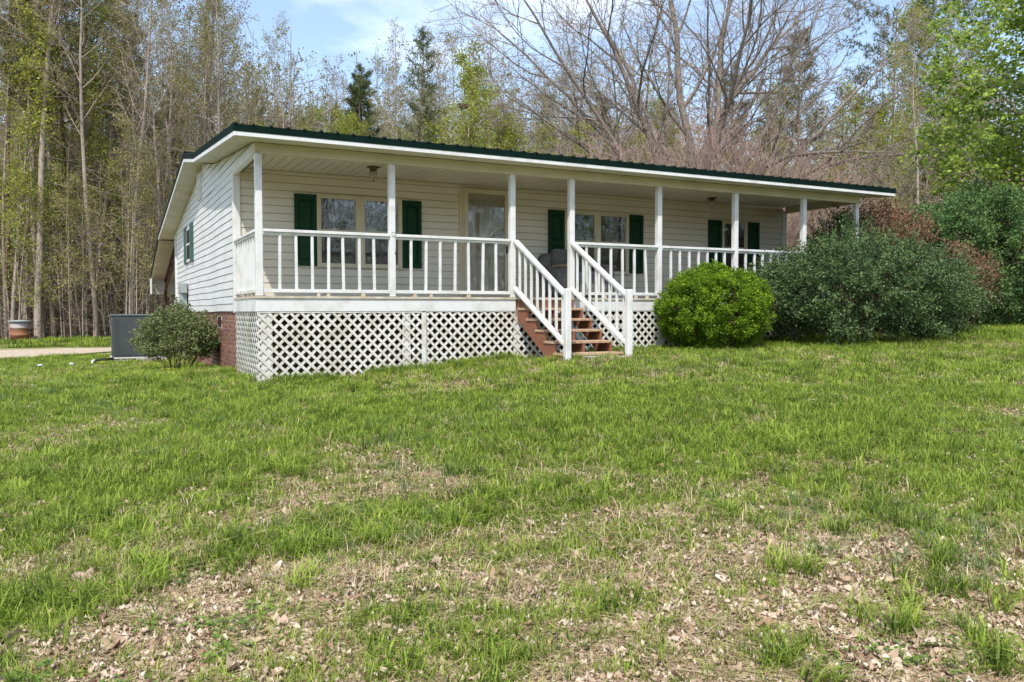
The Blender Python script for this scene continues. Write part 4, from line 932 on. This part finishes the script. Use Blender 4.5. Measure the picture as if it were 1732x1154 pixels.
# ------------------------------------------------------------------ shrubs
def shell(rng_, n_, rx, ry, rz, bump, inner=.75, zmin=-.75):
    d = rdir(rng_, int(n_ * 1.6)); d = d[d[:,2] > zmin][:n_]
    bn = 1 + bump * (np.sin(d[:,0]*5+1.3) * np.sin(d[:,1]*5+.7) * .6 + np.sin(d[:,0]*11+d[:,2]*9) * .3 + np.sin(d[:,1]*13-d[:,2]*8+2) * .3)
    q = inner + (1 - inner) * rng_.random(len(d)) ** .6
    return d, d * (bn * q)[:,None] * np.array([rx, ry, rz])
def shrub(name, x, y, label, seed, rx, ry, rz, nclump, per, crad, ln, wd, leafm, bump=.08, up=.4, stems=14, tint=.5, zmin=-.75, inner=.75, flat=1.0, spray=0.0, cz=None, stemm='stem', stemr=.012, tvar=.2, shoots=0, shl=.45):
    rng_ = np.random.default_rng(seed); z0 = h1(x, y); cz = rz * .98 if cz is None else cz
    d, C = shell(rng_, nclump, rx, ry, rz, bump, inner, zmin); C = C + np.array([0, 0, cz])
    C = C[C[:,2] > .04]; d = d[:len(C)]
    n_ = len(C) * per; CC = np.repeat(C, per, 0); dd = unit_rows(CC - np.array([0, 0, cz])); off = rdir(rng_, n_) * (rng_.random(n_) ** .5)[:,None] * crad; off[:,2] *= flat
    if spray: off += dd * (rng_.random(n_)[:,None] ** 1.5) * spray - np.array([0, 0, 1]) * (rng_.random(n_)[:,None] ** 2) * spray * .25
    ax = rdir(rng_, n_) + dd * .6; nr = rdir(rng_, n_) * .8 + dd * .5 + np.array([0, 0, up]); ct = np.repeat(rng_.normal(tint, tvar * .7, len(C)), per)
    v_, f_, t_ = leaves(rng_, CC + off, ax, nr, ln * rng_.uniform(.7, 1.3, n_), wd * rng_.uniform(.7, 1.3, n_), np.clip(ct + rng_.normal(0, tvar, n_), 0, 1))
    if shoots:
        sdir, S0 = shell(rng_, shoots, rx, ry, rz, bump, .85, -.35); S0 = S0 + np.array([0, 0, cz]); nl_ = 26; tq = np.tile(np.linspace(0, 1, nl_), len(S0))[:,None]
        sd_ = unit_rows(sdir + rdir(rng_, len(S0)) * .45 + np.array([0, 0, .35])); sl_ = np.repeat(shl * rng_.uniform(.4, 1.2, len(S0)), nl_)[:,None]; SD = np.repeat(sd_, nl_, 0)
        B_ = np.repeat(S0, nl_, 0) + SD * tq * sl_ - np.array([0, 0, 1]) * tq ** 2 * sl_ * .22; m_ = len(B_)
        v2, f2, t2 = leaves(rng_, B_, SD * .8 + rdir(rng_, m_), rdir(rng_, m_) + np.array([0, 0, .6]), ln * rng_.uniform(.6, 1.15, m_), wd * rng_.uniform(.7, 1.2, m_), np.clip(rng_.normal(tint + .14, tvar, m_), 0, 1))
        f_ = np.concatenate([f_, f2 + len(v_)]); v_ = np.concatenate([v_, v2]); t_ = np.concatenate([t_, t2])
    t = empty(name, (x, y, z0), label, 'shrub'); link('foliage', npmesh('foliage', v_, f_, M[leafm], t_), t)
    W_ = Wood(seed + 1); cfg = [dict(seg=5, wob=.12, up=.05, tip=.3, kids=5, start=.3, ang=.6, klen=.5, kr=.6), dict(seg=3, wob=.18, up=.03, tip=.4, kids=3, start=.3, ang=.6, klen=.5, kr=.6), dict(seg=2, wob=.2, up=0, tip=.5)]
    for i in range(stems):
        a_ = rng_.random() * 6.28; q = rng_.random() ** .5
        W_.grow(np.array([math.cos(a_)*rx*.22*q, math.sin(a_)*ry*.22*q, -.05]), unit(np.array([math.cos(a_)*rx*.9*q, math.sin(a_)*ry*.9*q, rz * 1.3])), rz * rng_.uniform(1.2, 1.75), stemr, 0, cfg)
    link('stems', W_.mesh('stems', M[stemm], None, 4, .003), t); return t
shrub('boxwood', 7.55, -.80, 'rounded bright green boxwood right of the porch steps', 131, .94, .93, .71, 1150, 90, .085, .030, .021, 'boxwood', .08, .5, 16, .52, -.9, .55, spray=.05, cz=.73, tvar=.24, shoots=110, shl=.13)
bxx, byy = at(302, 15.0)
shrub('azalea', bxx, byy, 'grey green leafy bush with bare brown stems beside the brick foundation', 132, .66, .66, .56, 380, 42, .11, .05, .022, 'azalea', .22, .4, 24, .5, -.55, .6, cz=.58, stemr=.009, shoots=60, shl=.22)
shrub('dark_shrub', 10.9, -1.05, 'wide dark green shrub covering the right end of the porch', 133, 2.1, 1.5, .90, 1700, 52, .10, .052, .026, 'holly', .24, .3, 40, .5, -.8, .5, .6, .42, cz=.88, tvar=.22, shoots=420, shl=.5)
shrub('dark_shrub', 12.0, .4, 'tall loose dark shrub in front of the far corner post', 137, .75, .75, 1.1, 300, 55, .11, .048, .022, 'holly', .16, .3, 12, .5, -.85, .4, 1, .25, cz=1.35, tvar=.22, shoots=90, shl=.45)
x, y = at(1672, 19.2)
shrub('evergreen_shrub', x, y, 'tall blue green evergreen shrub at the right edge of the lawn', 134, 2.5, 1.9, 1.50, 2000, 56, .12, .062, .034, 'holly_b', .20, .3, 20, .5, -.9, .70, .7, .35, cz=1.45, tvar=.22, shoots=300, shl=.4)
x, y = at(1482, 17.9)
shrub('dead_shrub', x, y, 'half dead shrub with rust brown leaves between the two dark shrubs', 135, 1.0, .9, 1.0, 380, 30, .17, .060, .032, 'deadleaf', .18, .3, 40, .55, -.8, .35, 1, .25, cz=1.75, stemr=.012)
x, y = at(1612, 16.3)
shrub('dead_shrub', x, y, 'low dry brown branches sticking out of the dark shrubs above the lawn', 136, .75, .6, .55, 190, 22, .14, .055, .028, 'deadleaf', .2, .3, 22, .45, -.7, .35, 1, .2, cz=1.15, stemm='stem', stemr=.012)

# bird nest in the yellow green tree
x, y = at(785, 43.2); nz_ = CAM[2] + 43.2 * (527 - 183) / F_PX
nb = MB(); rn = random.Random(4)
for i in range(90):
    a_, a2 = rn.random()*6.28, rn.uniform(.4, 1.4); r1 = rn.uniform(.12, .26); zz = rn.uniform(-.12, .12)
    nb.beam((x+math.cos(a_)*r1, y+math.sin(a_)*r1, nz_+zz), (x+math.cos(a_+a2)*r1, y+math.sin(a_+a2)*r1, nz_+zz+rn.uniform(-.06,.06)), .02, .02)
tag(nb.build('bird_nest', M['stem']), 'dark twig nest high in the yellow green tree', 'nest')

# ------------------------------------------------------------------ lawn: grass, straw, clover, leaves
def blades(rng_, n_, rad, la, lb, wd, lean, seg=2, flat=False):
    a_ = rng_.random(n_) * 6.28; q = np.sqrt(rng_.random(n_)) * rad; B = np.stack([np.cos(a_)*q, np.sin(a_)*q, np.zeros(n_)], 1)
    hd = rng_.random(n_) * 6.28; o = np.stack([np.cos(hd), np.sin(hd), np.zeros(n_)], 1); s_ = np.stack([-np.sin(hd), np.cos(hd), np.zeros(n_)], 1); ln = rng_.uniform(la, lb, n_)[:,None]; le = (lean * rng_.uniform(.3, 1.4, n_))[:,None]
    up = np.array([0, 0, 1.0]); w_ = wd * rng_.uniform(.7, 1.3, n_)[:,None]
    if flat: B[:,2] = rng_.uniform(.002, .022, n_); s_ = s_ + np.array([0,0,1]) * rng_.uniform(-.5, .5, n_)[:,None]; m_ = B + o*ln*.5 + up*rng_.uniform(-.004,.01,n_)[:,None]; e_ = B + o*ln + up*rng_.uniform(-.006,.016,n_)[:,None]
    else: m_ = B + up*ln*.58 + o*ln*le*.28; e_ = B + up*ln*(1-.30*le) + o*ln*le*.9
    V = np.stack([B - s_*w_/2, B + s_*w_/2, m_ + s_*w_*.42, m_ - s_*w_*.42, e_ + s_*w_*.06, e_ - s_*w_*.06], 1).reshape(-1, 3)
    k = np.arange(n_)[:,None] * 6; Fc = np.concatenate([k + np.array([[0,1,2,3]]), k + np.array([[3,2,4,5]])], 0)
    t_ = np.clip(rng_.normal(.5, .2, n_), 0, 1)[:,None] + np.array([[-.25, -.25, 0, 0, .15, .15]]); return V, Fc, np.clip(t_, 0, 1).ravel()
def tuftset(prefix, seeds, m_, **kw):
    out_ = []
    for s_ in seeds:
        v_, f_, t_ = blades(np.random.default_rng(s_), **kw); out_.append(bpy.data.objects.new(prefix, npmesh(prefix, v_, f_, M[m_], t_)))
    return out_
def flakemesh(name, rng_, n_, rad, la, lb, curl, m_='litter', na=6, nb=3):
    """curled dead leaves, each a little bent sheet with a lobed outline"""
    V = []; Fc = []; T = []
    for i in range(n_):
        a_ = rng_.random()*6.28; q = math.sqrt(rng_.random())*rad; L_ = rng_.uniform(la, lb); W_ = L_*rng_.uniform(.32, .62); c1, c2 = rng_.normal(0, .7)*curl/.35, rng_.normal(.3, .7)*curl/.35; tw = rng_.normal(0, .6); ph = rng_.random()*6
        Rm = np.array(Matrix.Rotation(rng_.random()*6.28, 3, 'Z') @ Matrix.Rotation(rng_.normal(0,.2), 3, 'Y') @ Matrix.Rotation(rng_.normal(0,.25), 3, 'X')); k = len(V); t0 = rng_.normal(.5,.28)
        for ia in range(na + 1):
            u = ia / na; wdt = W_ * .5 * (math.sin(math.pi * min(u*1.02+.03, 1)) ** .7) * (1 + .28*math.sin(u*17+ph)) + .001
            for ib in range(nb):
                w_ = ib / (nb - 1) * 2 - 1; x_ = (u - .5) * L_; y_ = w_ * wdt; z_ = c2 * y_*y_/max(W_,.001)*1.6 + c1 * x_*x_/L_*1.2 + tw * x_*y_/L_ * 1.2
                p = Rm @ np.array([x_, y_, z_]) + np.array([math.cos(a_)*q, math.sin(a_)*q, rng_.uniform(.004, .006) + .018*rng_.random()*(n_ > 1)]); V.append(tuple(p)); T.append(float(np.clip(t0 + rng_.normal(0, .06), 0, 1)))
        for ia in range(na):
            for ib in range(nb - 1):
                o_ = k + ia*nb + ib; Fc.append((o_, o_+1, o_+nb+1, o_+nb))
    return npmesh(name, V, Fc, M[m_], T, smooth=True)
def cloverset(seed, n_):
    rng_ = np.random.default_rng(seed); C = np.stack([rng_.normal(0, .05, n_), rng_.normal(0, .05, n_), rng_.uniform(.01, .05, n_)], 1); hd = rng_.random(n_)*6.28; Cs = []; A_ = []
    for k in range(3): Cs.append(C); A_.append(np.stack([np.cos(hd+k*2.09), np.sin(hd+k*2.09), np.full(n_, .15)], 1))
    v_, f_, t_ = leaves(rng_, np.concatenate(Cs), np.concatenate(A_), np.tile([[0.05,.02,1.]], (n_*3, 1)), .016, .016, np.clip(rng_.normal(.5,.25,n_*3),0,1), -.1)
    return bpy.data.objects.new('clover', npmesh('clover', v_, f_, M['clover'], t_))

def scatter(name, label, X, Y, S, sources, seed, zoff=0.0, tilt=.12):
    """countless small things: points carrying turn and size, one of the source meshes set on each"""
    rng_ = np.random.default_rng(seed); n_ = len(X); me = bpy.data.meshes.new(name); me.vertices.add(n_); me.vertices.foreach_set('co', np.stack([X, Y, H(X, Y) + zoff], 1).astype(np.float32).ravel())
    a_ = me.attributes.new('turn', 'FLOAT_VECTOR', 'POINT'); a_.data.foreach_set('vector', np.stack([rng_.normal(0, tilt, n_), rng_.normal(0, tilt, n_), rng_.random(n_)*6.28], 1).astype(np.float32).ravel())
    a_ = me.attributes.new('size', 'FLOAT', 'POINT'); a_.data.foreach_set('value', np.asarray(S, np.float32))
    a_ = me.attributes.new('pick', 'INT', 'POINT'); a_.data.foreach_set('value', rng_.integers(0, len(sources), n_).astype(np.int32))
    o = tag(link(name, me), label, name.replace('_', ' '), kind='stuff')
    ng = bpy.data.node_groups.new(name, 'GeometryNodeTree'); ng.interface.new_socket('Geometry', in_out='INPUT', socket_type='NodeSocketGeometry'); ng.interface.new_socket('Geometry', in_out='OUTPUT', socket_type='NodeSocketGeometry')
    N = ng.nodes; gi = N.new('NodeGroupInput'); go = N.new('NodeGroupOutput'); ip = N.new('GeometryNodeInstanceOnPoints'); jn = N.new('GeometryNodeJoinGeometry')
    for s_ in reversed(sources):
        oi = N.new('GeometryNodeObjectInfo'); oi.inputs['Object'].default_value = s_; g2 = N.new('GeometryNodeGeometryToInstance'); ng.links.new(oi.outputs['Geometry'], g2.inputs[0]); ng.links.new(g2.outputs[0], jn.inputs[0])
    def attr(nm, ty):
        q = N.new('GeometryNodeInputNamedAttribute'); q.data_type = ty; q.inputs['Name'].default_value = nm; return q.outputs['Attribute']
    ng.links.new(gi.outputs[0], ip.inputs['Points']); ng.links.new(jn.outputs[0], ip.inputs['Instance']); ip.inputs['Pick Instance'].default_value = True
    ng.links.new(attr('pick', 'INT'), ip.inputs['Instance Index']); ng.links.new(attr('turn', 'FLOAT_VECTOR'), ip.inputs['Rotation']); ng.links.new(attr('size', 'FLOAT'), ip.inputs['Scale'])
    ng.links.new(ip.outputs[0], go.inputs[0]); md = o.modifiers.new('scatter', 'NODES'); md.node_group = ng; return o

def points(seed, n_, d0, d1, pw=1.0, half=.80):
    """positions on the lawn, denser near the viewpoint"""
    rng_ = np.random.default_rng(seed); d = (d0**pw + (d1**pw - d0**pw) * rng_.random(n_)) ** (1/pw); s_ = rng_.uniform(-half, half, n_); p = CAM[None,:2] + (v0[None,:2] + r0[None,:2]*s_[:,None]) * d[:,None]
    return p[:,0], p[:,1], d, rng_
def lawn_ok(x, y):
    inside = (x > -.02) & (y > .0) & (x < 12.2) & (y < 17); xd, yc, hw = x, np.interp(x, [-45, -14, -8, -5, -3, -1.4, 1, 7], [14.4, 14.8, 14.9, 15.3, 16.0, 16.6, 17.2, 19]), np.interp(x, [-45, -8, -4, -1.6, 1, 7], [4.3, 4.0, 3.7, 1.9, 1.5, 1.8])
    ondrive = np.abs(y - yc) < hw * .93; steps_ = (x > 4.1) & (x < 5.17) & (y > -1.5) & (y < 0); acp = (x > -1.7) & (x < -.5) & (y > 8.6) & (y < 9.8)
    return ~(inside | ondrive | steps_ | acp)

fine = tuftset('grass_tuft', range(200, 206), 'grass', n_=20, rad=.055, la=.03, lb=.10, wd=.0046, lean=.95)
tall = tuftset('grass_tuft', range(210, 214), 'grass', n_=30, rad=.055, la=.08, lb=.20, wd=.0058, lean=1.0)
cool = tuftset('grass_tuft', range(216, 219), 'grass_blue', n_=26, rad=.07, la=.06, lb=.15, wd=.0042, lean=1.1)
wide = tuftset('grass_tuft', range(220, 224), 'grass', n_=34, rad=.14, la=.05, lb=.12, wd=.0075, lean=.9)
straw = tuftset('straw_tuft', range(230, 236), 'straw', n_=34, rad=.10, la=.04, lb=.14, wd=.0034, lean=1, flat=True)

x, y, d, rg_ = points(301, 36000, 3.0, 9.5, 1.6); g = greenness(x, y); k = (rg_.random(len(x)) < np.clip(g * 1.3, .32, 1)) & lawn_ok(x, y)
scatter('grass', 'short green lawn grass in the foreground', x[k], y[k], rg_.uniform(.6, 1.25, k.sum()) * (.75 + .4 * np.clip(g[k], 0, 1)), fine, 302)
x, y, d, rg_ = points(303, 24000, 8.5, 22, 1.3, .85); g = greenness(x, y); k = (rg_.random(len(x)) < np.clip(g * 1.15 + .1, .1, 1)) & lawn_ok(x, y)
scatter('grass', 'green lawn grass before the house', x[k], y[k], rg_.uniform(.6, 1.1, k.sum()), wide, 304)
x, y, d, rg_ = points(305, 11000, 3.0, 17, 1.4); g = greenness(x + 3, y - 7); g2 = fbm(x * 1.0 + 70, y * 1.0, 1.1); k = (((g2 + .35 * (fbm(x + 7, y, .35) - .5) > .54) & (rg_.random(len(x)) < .6)) | (lush(x, y) > .45)) & lawn_ok(x, y)
scatter('tall_grass', 'longer clumps of bright grass across the lawn', x[k], y[k], rg_.uniform(.55, 1.15, k.sum()), tall, 306)
x, y, d, rg_ = points(307, 2600, 3.0, 15, 1.3); k = (fbm(x + 20, y + 90, 1.3) > .60) & lawn_ok(x, y)
scatter('tall_grass', 'cool green coarse grass clumps scattered on the lawn', x[k], y[k], rg_.uniform(.6, 1.15, k.sum()), cool, 308)
x, y, d, rg_ = points(309, 24000, 2.8, 14, 1.2); g = greenness(x, y); k = (rg_.random(len(x)) < np.clip(1.15 - g * .8, .18, 1)) & lawn_ok(x, y)
scatter('straw', 'flattened dry straw between the grass', x[k], y[k], rg_.uniform(.6, 1.2, k.sum()), straw, 310, .003, .05)
dry = tuftset('dry_tuft', range(236, 240), 'straw', n_=22, rad=.12, la=.04, lb=.12, wd=.0045, lean=1.3)
x, y, d, rg_ = points(311, 9000, 4.0, 18, 1.2); k = (fbm(x + 13, y + 61, 1.6) + .25 * (fbm(x, y + 21, .45) - .5) > .47) & (rg_.random(len(x)) < .6) & lawn_ok(x, y)
scatter('straw', 'pale dry blades standing among the green grass', x[k], y[k], rg_.uniform(.6, 1.2, k.sum()), dry, 312)
cl = [cloverset(320 + i, 26) for i in range(3)]
x, y, d, rg_ = points(321, 3600, 3.0, 12, 1.2); k = (fbm(x + 44, y + 8, .9) > .57) & (rg_.random(len(x)) < .30) & lawn_ok(x, y)
scatter('clover', 'patches of small clover in the lawn', x[k], y[k], rg_.uniform(.7, 1.3, k.sum()), cl, 322)
# grass along the foot of the lattice
rg_ = np.random.default_rng(330); xs = np.concatenate([rg_.uniform(.0, 4.0, 420), rg_.uniform(5.2, 12, 520), rg_.uniform(-.25, .0, 120), rg_.uniform(4.0, 5.4, 90)]); ys = np.concatenate([-np.abs(rg_.normal(.06, .13, 420)), -np.abs(rg_.normal(.06, .13, 520)), rg_.uniform(-.2, 2.3, 120), rg_.normal(-1.72, .10, 90)])
k = (fbm(xs, ys + 3, .6) > .42); scatter('tall_grass', 'uncut grass along the foot of the lattice', xs[k], ys[k], rg_.uniform(.55, 1.25, k.sum()), cool + tall, 331)
# roadside grass at the wood's edge
rg_ = np.random.default_rng(340); px = rg_.uniform(-60, 300, 900); dp = rg_.uniform(29, 36, 900); p = CAM[None,:2] + (v0[None,:2] + r0[None,:2]*((px-866)/F_PX)[:,None]) * dp[:,None]; k = lawn_ok(p[:,0], p[:,1]) & (fbm(p[:,0], p[:,1], 2.2) + .0012 * (px - 60) > .52)
scatter('tall_grass', 'fresh green weeds where the drive meets the wood', p[k,0], p[k,1], rg_.uniform(.9, 2.6, k.sum()), wide, 341)

# dead leaves: the largest singly, the rest as litter
rl = np.random.default_rng(400); lm = [flakemesh('leaf', np.random.default_rng(410 + i), 1, 0.0, .075, .12, .35) for i in range(14)]
x, y, d, _r = points(401, 900, 3.05, 8.2, 1.0, .70); g = greenness(x, y); k = np.where((rl.random(len(x)) < np.clip(.95 - g * .8, .12, 1)) & lawn_ok(x, y))[0]; k = k[np.argsort(d[k])][:300]
zz = H(x[k], y[k]); go_ = np.array(ground.location)
for i, q in enumerate(k):
    o = link('leaf', lm[i % 14], ground, (x[q], y[q], zz[i] + .012)); s_ = rl.uniform(.6, 1.25); o.scale = (s_, s_, s_); o.rotation_euler = (rl.normal(0, .25), rl.normal(0, .25), rl.random() * 6.28)
lf = [bpy.data.objects.new('leaf_clump', flakemesh('leaf_clump', np.random.default_rng(430 + i), 16, .13, .012, .052, .35, na=4)) for i in range(6)]
x, y, d, rg_ = points(431, 17000, 2.9, 13, 1.1); g = greenness(x, y); k = (rg_.random(len(x)) < np.clip(1.0 - g * 1.0, .05, 1)) & lawn_ok(x, y)
scatter('leaf_litter', 'small broken dead leaves strewn over the lawn', x[k], y[k], rg_.uniform(.6, 1.2, k.sum()), lf, 432, .004, .08)
x, y, d, rg_ = points(433, 1500, 11, 20, 1.0); k = (rg_.random(len(x)) < .4) & lawn_ok(x, y)
scatter('leaf_litter', 'few dead leaves strewn near the house', x[k], y[k], rg_.uniform(.5, .9, k.sum()), lf[:3], 434, .004, .08)

# dandelions by the heat pump
rd = random.Random(8)
pm_ = MB().lathe(0, 0, [(.003, .0), (.013, .006), (.016, .011), (.008, .016)], 10).mesh('flower', M['petal']); sm_ = MB().tube([(0,0,-.02), (.004,0,.05), (0,0,.09)], .003, 5).mesh('stalk', M['clover'])
for i in range(16):
    if i < 11: px_, dp = rd.uniform(165, 250), rd.uniform(16.5, 19.2)
    else: px_, dp = rd.uniform(270, 312), rd.uniform(13.2, 14.2)
    x, y = at(px_, dp); s_ = empty('dandelion', (x, y, h1(x, y)), 'yellow dandelion in the grass near the grey green bush and heat pump', 'dandelion', 'dandelions near the heat pump')
    link('flower', pm_, s_, (0, 0, .09)); link('stalk', sm_, s_); s_.scale = (1.1,) * 3
